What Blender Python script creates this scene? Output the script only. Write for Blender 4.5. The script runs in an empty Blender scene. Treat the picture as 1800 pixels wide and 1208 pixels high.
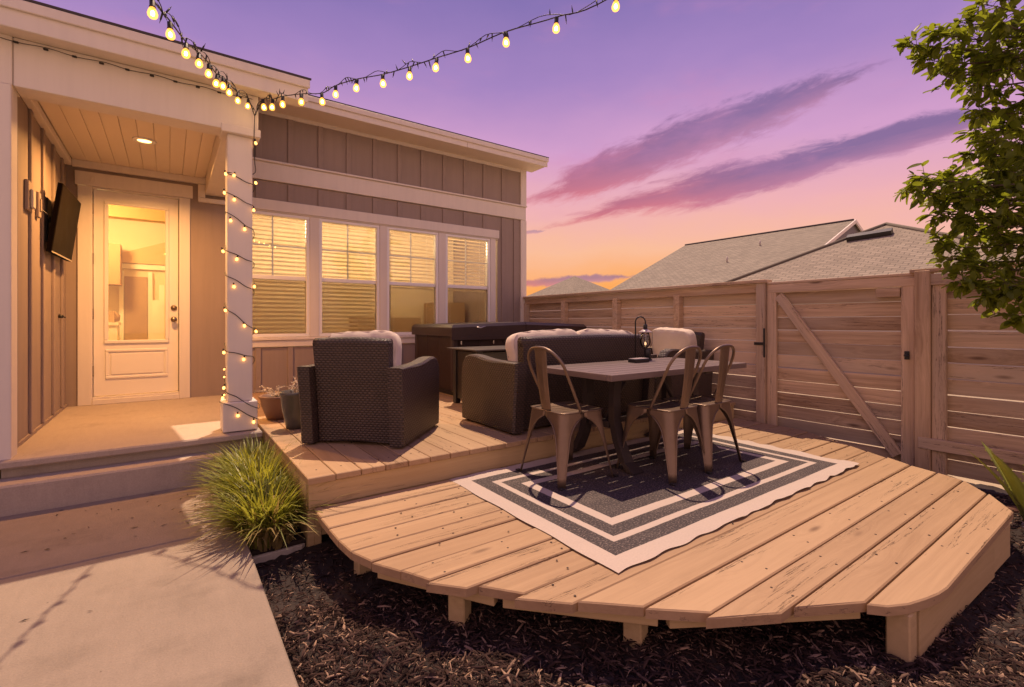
import bpy, bmesh, math, random
import numpy as np
from mathutils import Vector, Matrix
random.seed(7); rng = np.random.default_rng(7)
C = bpy.context.scene.collection
scene = bpy.context.scene
R = math.radians

# ------------------------------------------------------------------ camera, sky, sun, exposure
YAW = R(35.7)
CAM_H = 0.86
FPX, XC, YH = 840.0, 900.0, 567.0
cam_d = bpy.data.cameras.new('camera'); cam = bpy.data.objects.new('camera', cam_d); C.objects.link(cam)
cam.location = (0, 0, CAM_H); cam.rotation_euler = (R(90), 0, -YAW)
cam_d.sensor_width = 36; cam_d.lens = FPX / 1800 * 36; cam_d.shift_y = -37 / 1800
cam_d.clip_start = 0.05; cam_d.clip_end = 2000
scene.camera = cam
scene.render.engine = 'CYCLES'
scene.cycles.use_denoising = True
scene.cycles.max_bounces = 8; scene.cycles.transparent_max_bounces = 12
scene.cycles.sample_clamp_indirect = 6
scene.view_settings.view_transform = 'Standard'; scene.view_settings.look = 'None'
scene.view_settings.exposure = 0.0; scene.view_settings.gamma = 1.0
scene.view_settings.use_curve_mapping = False

FW = Vector((math.sin(YAW), math.cos(YAW), 0)); RT = Vector((math.cos(YAW), -math.sin(YAW), 0))
def at(px, py, d):
    """point at depth d on the line of sight through a pixel of the 1800 px photograph"""
    return FW * d + RT * ((px - XC) / FPX * d) + Vector((0, 0, CAM_H - (py - YH) / FPX * d))

def lin(r, g, b):
    f = lambda c: (c / 255) / 12.92 if c / 255 <= 0.04045 else ((c / 255 + 0.055) / 1.055) ** 2.4
    return (f(r), f(g), f(b), 1)

class NT:
    """small node-tree helper"""
    def __init__(s, tree): s.t = tree; s.n = tree.nodes; s.l = tree.links
    def node(s, kind, **kw):
        n = s.n.new(kind)
        for k, v in kw.items(): setattr(n, k, v)
        return n
    def put(s, sock, v):
        if hasattr(v, 'is_output'): s.l.new(v, sock)
        elif v is not None: sock.default_value = v
    def math(s, op, a, b=None, c=None, clamp=False):
        n = s.node('ShaderNodeMath', operation=op, use_clamp=clamp)
        s.put(n.inputs[0], a); s.put(n.inputs[1], b); s.put(n.inputs[2], c)
        return n.outputs[0]
    def vmath(s, op, a, b=None):
        n = s.node('ShaderNodeVectorMath', operation=op)
        s.put(n.inputs[0], a); s.put(n.inputs[1], b)
        return n.outputs['Value'] if op in ('DOT_PRODUCT', 'LENGTH') else n.outputs[0]
    def mix(s, f, a, b, blend='MIX'):
        n = s.node('ShaderNodeMix', data_type='RGBA', blend_type=blend)
        s.put(n.inputs[0], f); s.put(n.inputs[6], a); s.put(n.inputs[7], b)
        return n.outputs[2]
    def ramp(s, f, stops):
        n = s.node('ShaderNodeValToRGB'); e = n.color_ramp.elements
        while len(e) < len(stops): e.new(0.5)
        for i, (p, c) in enumerate(stops):
            e[i].position = p; e[i].color = c if len(c) == 4 else (*c, 1)
        s.put(n.inputs[0], f); return n.outputs[0]
    def rng(s, v, a, b, c=0.0, d=1.0, smooth=True):
        n = s.node('ShaderNodeMapRange', interpolation_type='SMOOTHSTEP' if smooth else 'LINEAR')
        s.put(n.inputs[0], v); s.put(n.inputs[1], a); s.put(n.inputs[2], b); s.put(n.inputs[3], c); s.put(n.inputs[4], d)
        return n.outputs[0]
    def noise(s, vec, scale, detail=4, rough=0.55, dist=0.0, out=0):
        n = s.node('ShaderNodeTexNoise'); s.put(n.inputs['Vector'], vec); s.put(n.inputs['Scale'], scale)
        n.inputs['Detail'].default_value = detail; n.inputs['Roughness'].default_value = rough; n.inputs['Distortion'].default_value = dist
        return n.outputs[out]
    def mapping(s, vec, scale=(1, 1, 1), loc=(0, 0, 0), rot=(0, 0, 0)):
        n = s.node('ShaderNodeMapping'); s.put(n.inputs[0], vec)
        n.inputs['Location'].default_value = loc; n.inputs['Rotation'].default_value = rot; n.inputs['Scale'].default_value = scale
        return n.outputs[0]
    def sep(s, vec):
        n = s.node('ShaderNodeSeparateXYZ'); s.put(n.inputs[0], vec); return n.outputs
    def comb(s, x, y, z):
        n = s.node('ShaderNodeCombineXYZ')
        for i, v in enumerate((x, y, z)): s.put(n.inputs[i], v)
        return n.outputs[0]

# --- the evening sky: a gradient over height, warmer around the sunset azimuth, with two long streaks of cloud
world = bpy.data.worlds.new('World'); scene.world = world; world.use_nodes = True
w = NT(world.node_tree); w.n.clear()
D = w.node('ShaderNodeTexCoord').outputs['Generated']
az = lambda px: (FW + RT * ((px - XC) / FPX)).normalized()
dz = w.sep(D)[2]
sunset = az(820)
toward = w.vmath('DOT_PRODUCT', D, tuple(sunset))
zz = w.math('ADD', dz, w.math('MULTIPLY', w.math('SUBTRACT', 1.0, toward), 0.07))
wob = w.noise(w.mapping(D, (2.2, 2.2, 5)), 1.6, 4)
zz = w.math('ADD', zz, w.math('MULTIPLY', w.math('SUBTRACT', wob, 0.5), 0.10))
sky = w.ramp(zz, [(0.0, lin(255, 140, 62)), (0.075, lin(255, 172, 96)), (0.15, lin(251, 190, 154)), (0.23, lin(240, 178, 182)),
                  (0.34, lin(212, 160, 204)), (0.47, lin(166, 134, 194)), (0.60, lin(130, 113, 178)), (0.85, lin(112, 104, 172)), (1.0, lin(112, 104, 170))])
# opposite the sunset the unseen sky is brightened pale pink to lift the shade
fill_sky = w.ramp(dz, [(0.0, lin(252, 202, 184)), (0.25, lin(250, 200, 188)), (0.5, lin(226, 180, 188)), (0.8, lin(148, 127, 178)), (1.0, lin(112, 104, 170))])
sky = w.mix(w.rng(toward, 0.15, -0.45), sky, fill_sky)
# cloud streaks in a gnomonic frame about the sunset direction
sd = Vector((FW.x, FW.y, 0)); sr = Vector((RT.x, RT.y, 0))
df = w.math('MAXIMUM', w.vmath('DOT_PRODUCT', D, tuple(sd)), 0.02)
gp = w.math('DIVIDE', w.vmath('DOT_PRODUCT', D, tuple(sr)), df)
gq = w.math('DIVIDE', dz, df)
front = w.rng(w.vmath('DOT_PRODUCT', D, tuple(sd)), 0.05, 0.3)
G = w.comb(gp, gq, 0.0)
def streak(x0, y0, x1, y1, wide, seed, strength):
    p0 = ((x0 - XC) / FPX, (YH - y0) / FPX); p1 = ((x1 - XC) / FPX, (YH - y1) / FPX)
    L = math.hypot(p1[0] - p0[0], p1[1] - p0[1]); u = ((p1[0] - p0[0]) / L, (p1[1] - p0[1]) / L)
    rx = w.math('SUBTRACT', gp, p0[0]); ry = w.math('SUBTRACT', gq, p0[1])
    s_ = w.math('DIVIDE', w.math('ADD', w.math('MULTIPLY', rx, u[0]), w.math('MULTIPLY', ry, u[1])), L)
    t_ = w.math('SUBTRACT', w.math('MULTIPLY', ry, u[0]), w.math('MULTIPLY', rx, u[1]))
    st = w.comb(w.math('MULTIPLY', s_, 3.0), w.math('MULTIPLY', t_, 11.0), seed)
    n1 = w.noise(st, 1.0, 5, 0.6, 0.3)
    n2 = w.noise(w.comb(w.math('MULTIPLY', s_, 11.0), w.math('MULTIPLY', t_, 48.0), seed + 3.0), 1.0, 8, 0.68, 0.5)
    t2 = w.math('ADD', t_, w.math('ADD', w.math('MULTIPLY', w.math('SUBTRACT', n1, 0.5), wide * 1.5), w.math('MULTIPLY', w.math('SUBTRACT', n2, 0.5), wide * 1.5)))
    taper = w.math('MULTIPLY', w.rng(s_, -0.08, 0.30), w.rng(s_, 1.08, 0.66))
    half = w.math('MULTIPLY', taper, wide)
    body = w.math('SUBTRACT', half, w.math('ABSOLUTE', t2))
    dens = w.math('MULTIPLY', w.rng(body, -wide * 0.16, wide * 0.5), w.rng(taper, 0.0, 0.12))
    dens = w.math('MULTIPLY', dens, w.math('MULTIPLY', front, strength))
    under = w.rng(t2, wide * 0.25, -wide * 0.75)          # lit from below by the set sun
    tex = w.math('MULTIPLY', w.math('SUBTRACT', n2, 0.5), 1.1)
    warm = w.math('ADD', w.math('MULTIPLY', under, 0.55), w.math('ADD', tex, w.rng(s_, 0.42, 0.0, 0.0, 0.5)), clamp=True)
    near = w.mix(w.rng(s_, 0.0, 0.7), lin(228, 116, 122), lin(204, 138, 170))
    col = w.mix(warm, w.mix(w.rng(s_, 0.0, 0.6), lin(170, 100, 130), lin(128, 104, 152)), near)
    return dens, col
for args in ((905, 366, 1560, 112, 0.048, 1.3, 0.86), (968, 396, 1860, 172, 0.036, 5.7, 0.90), (880, 502, 1120, 484, 0.010, 9.1, 0.7), (905, 410, 960, 406, 0.004, 2.2, 0.5)):
    dn, cc = streak(*args); sky = w.mix(dn, sky, cc)
wisp = w.math('MULTIPLY', w.rng(w.noise(w.mapping(D, (1.4, 1.4, 4.5), (3, 1, 0)), 2.3, 5, 0.6), 0.52, 0.78), w.rng(dz, 0.10, 0.3))
sky = w.mix(w.math('MULTIPLY', wisp, 0.35), sky, lin(214, 142, 186))
sky = w.mix(w.rng(dz, 0.0, -0.06), sky, (0.10, 0.075, 0.07, 1))
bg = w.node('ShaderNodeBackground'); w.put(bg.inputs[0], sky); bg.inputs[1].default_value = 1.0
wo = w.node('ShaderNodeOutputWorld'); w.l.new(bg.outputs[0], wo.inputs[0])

SUN = Vector((-0.22, -0.30, -0.85)).normalized()
sl = bpy.data.lights.new('sun', 'SUN'); sl.energy = 5.0; sl.angle = R(0.5); sl.color = (1.0, 0.71, 0.48)
so = bpy.data.objects.new('sun', sl); C.objects.link(so); so.rotation_euler = SUN.to_track_quat('-Z', 'Y').to_euler(); so.location = (3, 4, 12)

# ------------------------------------------------------------------ materials
def new_mat(name):
    m = bpy.data.materials.new(name); m.use_nodes = True
    t = NT(m.node_tree); b = t.n['Principled BSDF']
    return m, t, b
def ocoord(t, rand=True):
    o = t.node('ShaderNodeTexCoord').outputs['Object']
    if not rand: return o, None
    r = t.node('ShaderNodeObjectInfo').outputs['Random']
    return t.vmath('ADD', o, t.comb(t.math('MULTIPLY', r, 37.0), t.math('MULTIPLY', r, 91.0), t.math('MULTIPLY', r, 53.0))), r
def bump(t, b, h, strength=0.3, dist=0.01):
    n = t.node('ShaderNodeBump'); n.inputs['Strength'].default_value = strength; n.inputs['Distance'].default_value = dist
    t.put(n.inputs['Height'], h); t.l.new(n.outputs[0], b.inputs['Normal'])
def plain(name, col, rough=0.6, metal=0.0, var=0.12, scale=5.0, bscale=60.0, bstr=0.08, spec=0.5, streaks=0.0):
    m, t, b = new_mat(name); v, r = ocoord(t)
    n = t.noise(v, scale, 5)
    k = t.math('ADD', 1.0 - var, t.math('MULTIPLY', n, 2 * var))
    if streaks:
        k = t.math('MULTIPLY', k, t.rng(t.noise(t.mapping(v, (9, 9, 0.6)), 2.0, 4), 0.35, 0.75, 1.0, 1.0 - streaks))
    b_ = t.vmath('SCALE', (col[0], col[1], col[2])); t.put(b_.node.inputs['Scale'], k)
    t.put(b.inputs['Base Color'], b_)
    t.put(b.inputs['Roughness'], t.math('ADD', rough - 0.06, t.math('MULTIPLY', n, 0.12)))
    b.inputs['Metallic'].default_value = metal; b.inputs['Specular IOR Level'].default_value = spec
    if bstr: bump(t, b, t.noise(v, bscale, 3), bstr, 0.004)
    return m
def emit(name, col, strength):
    m, t, b = new_mat(name); b.inputs['Base Color'].default_value = (*col, 1)
    b.inputs['Emission Color'].default_value = (*col, 1); b.inputs['Emission Strength'].default_value = strength
    return m
def wood(name, dark, light, knots=True, rough=0.75, crack=0.0, graywash=None, fine=1.0, vary=0.22, scuff=0.0):
    """grain runs along the board's own X"""
    m, t, b = new_mat(name); v, r = ocoord(t)
    wav = t.noise(t.mapping(v, (0.9, 5, 5)), 1.0, 3, 0.5)
    vv = t.vmath('ADD', v, t.comb(0.0, t.math('MULTIPLY', wav, 0.11), t.math('MULTIPLY', wav, 0.11)))
    if knots:
        vo = t.node('ShaderNodeTexVoronoi'); t.put(vo.inputs['Vector'], t.mapping(v, (1.5, 5.5, 5.5))); vo.inputs['Scale'].default_value = 1.0
        dist = vo.outputs['Distance']; cr = t.sep(vo.outputs['Color'])[0]
        on = t.math('GREATER_THAN', cr, 0.45)
        knot = t.math('MULTIPLY', t.rng(dist, 0.13, 0.03), on); halo = t.math('MULTIPLY', t.rng(dist, 0.42, 0.08), on)
        vv = t.vmath('ADD', vv, t.comb(0.0, t.math('MULTIPLY', halo, 0.05), t.math('MULTIPLY', halo, 0.05)))
    g1 = t.noise(t.mapping(vv, (0.7, 30 * fine, 30 * fine)), 1.0, 4, 0.6)
    g2 = t.noise(t.mapping(vv, (2.5, 110 * fine, 110 * fine)), 1.0, 2, 0.5)
    big = t.noise(t.mapping(v, (0.8, 3, 3)), 1.0, 3)
    f = t.math('ADD', t.math('MULTIPLY', g1, 0.62), t.math('ADD', t.math('MULTIPLY', g2, 0.25), t.math('MULTIPLY', big, 0.35)))
    f = t.math('ADD', f, t.math('MULTIPLY', t.math('SUBTRACT', r, 0.5), vary))
    col = t.ramp(f, [(0.36, (*dark, 1)), (0.60, tuple((a + c) / 2 for a, c in zip(dark, light)) + (1,)), (0.84, (*light, 1))])
    if graywash:
        col = t.mix(t.math('MULTIPLY', t.rng(t.noise(t.mapping(v, (0.5, 2.2, 2.2), (4, 0, 2)), 1.0, 4), 0.4, 0.7), 0.7), col, (*graywash, 1))
    if knots: col = t.mix(t.math('MULTIPLY', knot, 0.8), col, (dark[0] * 0.35, dark[1] * 0.3, dark[2] * 0.3, 1))
    h = f
    if crack:
        cn = t.noise(t.mapping(v, (0.55, 16, 16), (7, 3, 1)), 1.0, 6, 0.66)
        reg = t.rng(t.noise(t.mapping(v, (0.8, 2.5, 2.5), (1, 9, 4)), 1.0, 2), 0.42, 0.56)
        line = t.math('MULTIPLY', t.rng(t.math('ABSOLUTE', t.math('SUBTRACT', cn, 0.56)), 0.009, 0.0015), reg)
        col = t.mix(t.math('MULTIPLY', line, crack), col, (dark[0] * 0.22, dark[1] * 0.2, dark[2] * 0.2, 1))
        h = t.math('SUBTRACT', f, t.math('MULTIPLY', line, 1.2))
    if scuff:
        sc = t.noise(t.mapping(v, (2.2, 6, 6), (3, 1, 8)), 1.0, 6, 0.7); col = t.mix(t.math('MULTIPLY', t.rng(sc, 0.55, 0.72), scuff), col, (dark[0] * 0.55, dark[1] * 0.5, dark[2] * 0.5, 1))
        wn_ = t.noise(t.mapping(v, (1.2, 9, 9), (9, 4, 2)), 1.0, 5, 0.7); col = t.mix(t.math('MULTIPLY', t.rng(wn_, 0.60, 0.75), scuff), col, (light[0] * 1.15, light[1] * 1.12, light[2] * 1.1, 1))
    t.put(b.inputs['Base Color'], col); b.inputs['Roughness'].default_value = rough; b.inputs['Specular IOR Level'].default_value = 0.3
    bump(t, b, h, 0.35, 0.006)
    return m
def wicker(name, c0, c1, pitch=0.0125):
    m, t, b = new_mat(name); v, r = ocoord(t, False)
    x, y, z = t.sep(v)
    geo = t.node('ShaderNodeNewGeometry')
    loc = t.node('ShaderNodeVectorTransform', vector_type='NORMAL', convert_from='WORLD', convert_to='OBJECT')
    t.l.new(geo.outputs['True Normal'], loc.inputs[0])
    nx, ny, nz = t.sep(loc.outputs[0])
    up = t.math('GREATER_THAN', t.math('ABSOLUTE', nz), 0.75)
    side = t.math('GREATER_THAN', t.math('ABSOLUTE', nx), 0.7)
    u = t.math('ADD', t.math('MULTIPLY', side, y), t.math('MULTIPLY', t.math('SUBTRACT', 1.0, side), x))
    vv = t.math('ADD', t.math('MULTIPLY', up, y), t.math('MULTIPLY', t.math('SUBTRACT', 1.0, up), z))
    U = t.math('DIVIDE', u, pitch * 1.9); V = t.math('DIVIDE', vv, pitch)
    row = t.math('FLOOR', V)
    jit = t.noise(t.comb(row, 0.0, 4.0), 0.37, 1); U = t.math('ADD', U, t.math('MULTIPLY', t.noise(v, 5.0, 2), 0.9))
    sh = t.math('ADD', t.math('MULTIPLY', t.math('MODULO', row, 2.0), 0.5), t.math('MULTIPLY', jit, 0.25))
    fu = t.math('FRACT', t.math('ADD', U, t.math('ADD', sh, 100.0))); fv = t.math('FRACT', t.math('ADD', V, 100.0))
    hu = t.math('SINE', t.math('MULTIPLY', fu, math.pi)); hv = t.math('SINE', t.math('MULTIPLY', fv, math.pi))
    h = t.math('MULTIPLY', t.math('POWER', hu, 0.6), t.math('POWER', hv, 0.5))
    n = t.noise(v, 9.0, 4)
    wv = t.noise(t.comb(row, t.math('FLOOR', t.math('ADD', U, sh)), 0.0), 3.7, 1)
    f = t.math('ADD', t.math('MULTIPLY', h, 0.60), t.math('MULTIPLY', t.math('ADD', n, wv), 0.22))
    t.put(b.inputs['Base Color'], t.ramp(f, [(0.12, (c0[0] * .25, c0[1] * .25, c0[2] * .25, 1)), (0.5, (*c0, 1)), (0.95, (*c1, 1))]))
    b.inputs['Roughness'].default_value = 0.42
    bump(t, b, t.math('ADD', h, t.math('MULTIPLY', wv, 0.35)), 0.65, 0.006)
    return m
def fabric(name, col):
    m, t, b = new_mat(name); v, r = ocoord(t)
    n = t.noise(v, 7, 4); wv = t.noise(v, 260, 2)
    s_ = t.vmath('SCALE', col); t.put(s_.node.inputs['Scale'], t.math('ADD', 0.86, t.math('ADD', t.math('MULTIPLY', n, 0.16), t.math('MULTIPLY', wv, 0.12))))
    t.put(b.inputs['Base Color'], s_); b.inputs['Roughness'].default_value = 0.95; b.inputs['Sheen Weight'].default_value = 0.2
    bump(t, b, t.math('ADD', t.math('MULTIPLY', t.noise(v, 11, 4, 0.6, 0.6), 4.0), wv), 0.5, 0.004)
    return m
def concrete(name, col, var=0.22):
    m, t, b = new_mat(name); v, r = ocoord(t, False)
    a = t.noise(v, 0.9, 6, 0.6); c = t.noise(v, 6, 6, 0.65); g = t.noise(v, 140, 2)
    st = t.noise(t.mapping(v, (1.7, 3.2, 1), (2, 5, 0), (0, 0, R(35))), 1.0, 5, 0.6)
    k = t.math('ADD', 1.0 - var, t.math('ADD', t.math('MULTIPLY', a, var * 0.9), t.math('MULTIPLY', c, var * 0.7)))
    k = t.math('ADD', k, t.math('MULTIPLY', t.math('SUBTRACT', g, 0.45), 0.34))
    k = t.math('ADD', k, t.math('MULTIPLY', t.math('SUBTRACT', t.noise(t.mapping(v, (30, 5, 5)), 1.0, 4, 0.7), 0.5), 0.22))
    k = t.math('MULTIPLY', k, t.rng(t.noise(v, 2.3, 7, 0.72), 0.54, 0.70, 1.0, 0.84))
    k = t.math('MULTIPLY', k, t.rng(st, 0.50, 0.74, 1.0, 1.0 - var * .55))
    sp = t.node('ShaderNodeTexVoronoi'); t.put(sp.inputs['Vector'], v); sp.inputs['Scale'].default_value = 14.0
    spot = t.math('MULTIPLY', t.rng(sp.outputs['Distance'], 0.07, 0.03), t.math('GREATER_THAN', t.sep(sp.outputs['Color'])[1], 0.86))
    s_ = t.vmath('SCALE', col); t.put(s_.node.inputs['Scale'], k)
    t.put(b.inputs['Base Color'], t.mix(t.math('MULTIPLY', spot, 0.7), s_, (0.10, 0.07, 0.05, 1)))
    b.inputs['Roughness'].default_value = 0.85; b.inputs['Specular IOR Level'].default_value = 0.3
    bump(t, b, t.math('ADD', c, t.math('MULTIPLY', g, 0.9)), 0.35, 0.006)
    return m
def glass_mat(name, tint=(1, 1, 1), mirror=0.0):
    m, t, b = new_mat(name); t.n.remove(b)
    tr = t.node('ShaderNodeBsdfTransparent'); tr.inputs[0].default_value = (*tint, 1)
    gl = t.node('ShaderNodeBsdfGlossy'); gl.inputs['Roughness'].default_value = 0.02
    fr = t.node('ShaderNodeFresnel'); fr.inputs[0].default_value = 1.5
    f = t.math('ADD', t.math('MULTIPLY', fr.outputs[0], 1.4), mirror, clamp=True)
    mx = t.node('ShaderNodeMixShader'); t.put(mx.inputs[0], f); t.l.new(tr.outputs[0], mx.inputs[1]); t.l.new(gl.outputs[0], mx.inputs[2])
    t.l.new(mx.outputs[0], t.n['Material Output'].inputs[0])
    return m
def shingle(name, col):
    m, t, b = new_mat(name); v, r = ocoord(t, False)
    br = t.node('ShaderNodeTexBrick'); t.put(br.inputs['Vector'], t.node('ShaderNodeTexCoord').outputs['UV'])
    br.offset = 0.5; br.inputs['Scale'].default_value = 1.0; br.inputs['Brick Width'].default_value = 0.30; br.inputs['Row Height'].default_value = 0.15
    br.inputs['Mortar Size'].default_value = 0.012; br.inputs['Mortar Smooth'].default_value = 0.2
    br.inputs['Color1'].default_value = (0, 0, 0, 1); br.inputs['Color2'].default_value = (1, 1, 1, 1); br.inputs['Mortar'].default_value = (0.5, 0.5, 0.5, 1)
    tint = t.math('ADD', 0.80, t.math('MULTIPLY', t.sep(br.outputs[0])[0], 0.3))
    tint = t.math('ADD', tint, t.math('MULTIPLY', t.math('SUBTRACT', t.noise(v, 0.9, 4), 0.5), 0.2))
    s_ = t.vmath('SCALE', col); t.put(s_.node.inputs['Scale'], tint)
    t.put(b.inputs['Base Color'], t.mix(t.math('MULTIPLY', br.outputs['Fac'], 0.75), s_, (col[0] * .3, col[1] * .3, col[2] * .3, 1)))
    b.inputs['Roughness'].default_value = 0.9
    bump(t, b, t.math('SUBTRACT', t.noise(v, 40, 3), t.math('MULTIPLY', br.outputs['Fac'], 3.0)), 0.5, 0.02)
    return m
def foliage(name, c0, c1, trans=0.4):
    m, t, b = new_mat(name); t.n.remove(b)
    v, r = ocoord(t, False)
    n = t.math('ADD', t.math('MULTIPLY', t.noise(v, 5, 3), 0.6), t.math('MULTIPLY', t.node('ShaderNodeNewGeometry').outputs['Random Per Island'], 0.4))
    col = t.ramp(n, [(0.25, (*c0, 1)), (0.75, (*c1, 1))])
    df = t.node('ShaderNodeBsdfPrincipled'); t.put(df.inputs['Base Color'], col); df.inputs['Roughness'].default_value = 0.45
    tl = t.node('ShaderNodeBsdfTranslucent'); t.put(tl.inputs[0], t.mix(0.5, col, (c1[0] * 1.6, c1[1] * 1.5, c1[2] * .7, 1)))
    mx = t.node('ShaderNodeMixShader'); mx.inputs[0].default_value = trans
    t.l.new(df.outputs[0], mx.inputs[1]); t.l.new(tl.outputs[0], mx.inputs[2]); t.l.new(mx.outputs[0], t.n['Material Output'].inputs[0])
    return m

M = {}
M['siding'] = plain('painted_siding', (0.31, 0.24, 0.205), 0.7, var=0.10, scale=2.0, bscale=90, bstr=0.12, streaks=0.08)
M['trim'] = plain('white_trim', (0.72, 0.655, 0.585), 0.55, var=0.04, scale=3, bscale=70, bstr=0.05, streaks=0.05)
M['door'] = plain('door_paint', (0.80, 0.74, 0.66), 0.42, var=0.03, scale=3, bstr=0.02)
M['vinyl'] = plain('white_vinyl', (0.82, 0.80, 0.79), 0.35, var=0.02, bstr=0.0)
M['ceil'] = plain('ceiling_paint', (0.74, 0.64, 0.52), 0.5, var=0.04, scale=3, bstr=0.03)
M['concrete'] = concrete('patio_concrete', (0.295, 0.235, 0.185), 0.36)
M['porch'] = concrete('porch_concrete', (0.39, 0.325, 0.275), 0.10)
M['deck'] = wood('painted_deck_wood', (0.335, 0.215, 0.122), (0.455, 0.305, 0.178), knots=True, rough=0.55, crack=1.0, vary=0.34, scuff=0.14)
M['deck_side'] = wood('painted_rim_wood', (0.46, 0.32, 0.165), (0.58, 0.42, 0.23), knots=False, rough=0.6, crack=0.3)
M['fence'] = wood('weathered_fence_wood', (0.28, 0.172, 0.10), (0.74, 0.54, 0.365), True, 0.8, 0.8, graywash=(0.50, 0.40, 0.31), vary=0.46)
M['post'] = wood('weathered_post_wood', (0.33, 0.205, 0.122), (0.74, 0.54, 0.37), True, 0.8, 0.9, graywash=(0.48, 0.39, 0.32))
M['wicker'] = wicker('dark_wicker', (0.033, 0.021, 0.0175), (0.098, 0.062, 0.050), 0.0165)
M['cushion'] = fabric('cream_cushion', (0.66, 0.55, 0.45))
M['tub'] = wood('dark_cabinet_wood', (0.016, 0.0085, 0.008), (0.036, 0.019, 0.017), False, 0.45)
M['cover'] = plain('brown_vinyl_cover', (0.032, 0.016, 0.0155), 0.38, var=0.15, scale=5, bscale=120, bstr=0.15)
M['black'] = plain('black_metal', (0.018, 0.016, 0.017), 0.4, var=0.2, bstr=0.05)
M['blackgloss'] = plain('black_glass', (0.012, 0.010, 0.010), 0.3, var=0.1, bstr=0.0)
M['tvscreen'] = plain('matte_screen', (0.010, 0.007, 0.006), 0.4, var=0.05, bstr=0.0, spec=0.1)
M['tvscreen'].node_tree.nodes['Principled BSDF'].inputs['IOR'].default_value = 1.10
M['bronze'] = plain('aged_steel', (0.205, 0.145, 0.108), 0.42, metal=0.75, var=0.25, scale=11, bscale=35, bstr=0.05)
M['table'] = wood('grey_slat_wood', (0.105, 0.074, 0.07), (0.20, 0.148, 0.138), False, 0.5)
M['tableleg'] = plain('charcoal_table_metal', (0.050, 0.037, 0.035), 0.5, metal=0.3, var=0.15, bstr=0.06)
M['rubber'] = plain('black_cable', (0.018, 0.015, 0.014), 0.55, var=0.2, bstr=0.0)
M['brass'] = plain('aged_nickel', (0.32, 0.25, 0.18), 0.3, metal=1.0, var=0.15, bstr=0.0)
M['chrome'] = plain('bright_metal', (0.7, 0.66, 0.6), 0.25, metal=1.0, var=0.1, bstr=0.0)
M['nail'] = plain('rusty_nail', (0.05, 0.03, 0.022), 0.7, var=0.3, bstr=0.0)
M['mulch'] = plain('mulch_soil', (0.03, 0.02, 0.018), 0.95, var=0.5, scale=22, bscale=70, bstr=0.9)
M['ground'] = plain('sandy_grass_ground', (0.40, 0.33, 0.22), 0.95, var=0.35, scale=1.5, bscale=30, bstr=0.4)
M['pot'] = plain('glazed_stoneware', (0.085, 0.075, 0.062), 0.22, var=0.35, scale=7, bstr=0.04)
M['potbrown'] = plain('brown_terracotta', (0.17, 0.085, 0.055), 0.5, var=0.25, scale=7, bstr=0.1)
M['dry'] = plain('dried_stems', (0.42, 0.32, 0.22), 0.9, var=0.3, scale=30, bstr=0.0)
M['stone'] = concrete('paving_stone', (0.55, 0.50, 0.45))
M['shingleA'] = shingle('grey_tan_shingles', (0.29, 0.255, 0.195))
M['shingleB'] = shingle('tan_shingles', (0.31, 0.262, 0.20))
M['darkshingle'] = plain('dark_shingles', (0.06, 0.05, 0.055), 0.9, var=0.2)
M['gable'] = plain('grey_gable_siding', (0.17, 0.155, 0.17), 0.8, var=0.1)
M['housewall'] = plain('beige_house_wall', (0.5, 0.45, 0.4), 0.8, var=0.1)
M['interior'] = plain('interior_paint', (0.78, 0.66, 0.46), 0.8, var=0.05, bstr=0.0)
M['interior_dark'] = plain('interior_brown', (0.42, 0.28, 0.15), 0.7, var=0.1, bstr=0.0)
M['interior_tan'] = plain('interior_tan', (0.62, 0.44, 0.22), 0.7, var=0.1, bstr=0.0)
M['interior_white'] = plain('interior_white', (0.85, 0.8, 0.7), 0.6, var=0.03, bstr=0.0)
M['glass'] = glass_mat('window_glass', (0.97, 0.96, 0.93), 0.03)
M['doorglass'] = glass_mat('door_glass', (0.95, 0.92, 0.85), 0.02)
M['lampglass'] = glass_mat('lamp_glass', (0.9, 0.88, 0.86), 0.04)
m_, t_, b_ = new_mat('bulb_glow'); t_.n.remove(b_)
_em = t_.node('ShaderNodeEmission'); _em.inputs[0].default_value = (1.0, 0.40, 0.06, 1); _em.inputs[1].default_value = 3.2
_tr = t_.node('ShaderNodeBsdfTransparent'); _mx = t_.node('ShaderNodeMixShader'); _mx.inputs[0].default_value = 0.55
t_.l.new(_tr.outputs[0], _mx.inputs[1]); t_.l.new(_em.outputs[0], _mx.inputs[2]); t_.l.new(_mx.outputs[0], t_.n['Material Output'].inputs[0])
M['bulb'] = m_
M['core'] = emit('filament_glow', (1.0, 0.62, 0.20), 90.0)
M['mini'] = emit('fairy_bulb_glow', (1.0, 0.44, 0.10), 5.0)
M['disc'] = emit('downlight_glow', (1.0, 0.68, 0.20), 5.0)
M['tealight'] = emit('lantern_glow', (1.0, 0.6, 0.3), 1.6)
M['clear'] = plain('clear_bulb', (0.7, 0.62, 0.6), 0.2, var=0.05, bstr=0.0)
M['lampshade'] = plain('lamp_cap', (0.42, 0.34, 0.34), 0.4, var=0.1, bstr=0.0)
M['leaf'] = foliage('tree_leaf', (0.045, 0.070, 0.011), (0.26, 0.32, 0.032), 0.58)
M['grass'] = foliage('grass_blade', (0.11, 0.14, 0.020), (0.34, 0.36, 0.065), 0.45)
M['deadgrass'] = foliage('dry_grass_blade', (0.20, 0.15, 0.06), (0.36, 0.28, 0.12), 0.3)
M['agave'] = foliage('agave_leaf', (0.26, 0.30, 0.06), (0.42, 0.45, 0.12), 0.35)
M['bark'] = plain('tree_bark', (0.13, 0.095, 0.07), 0.9, var=0.3, scale=14, bscale=40, bstr=0.5)
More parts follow.
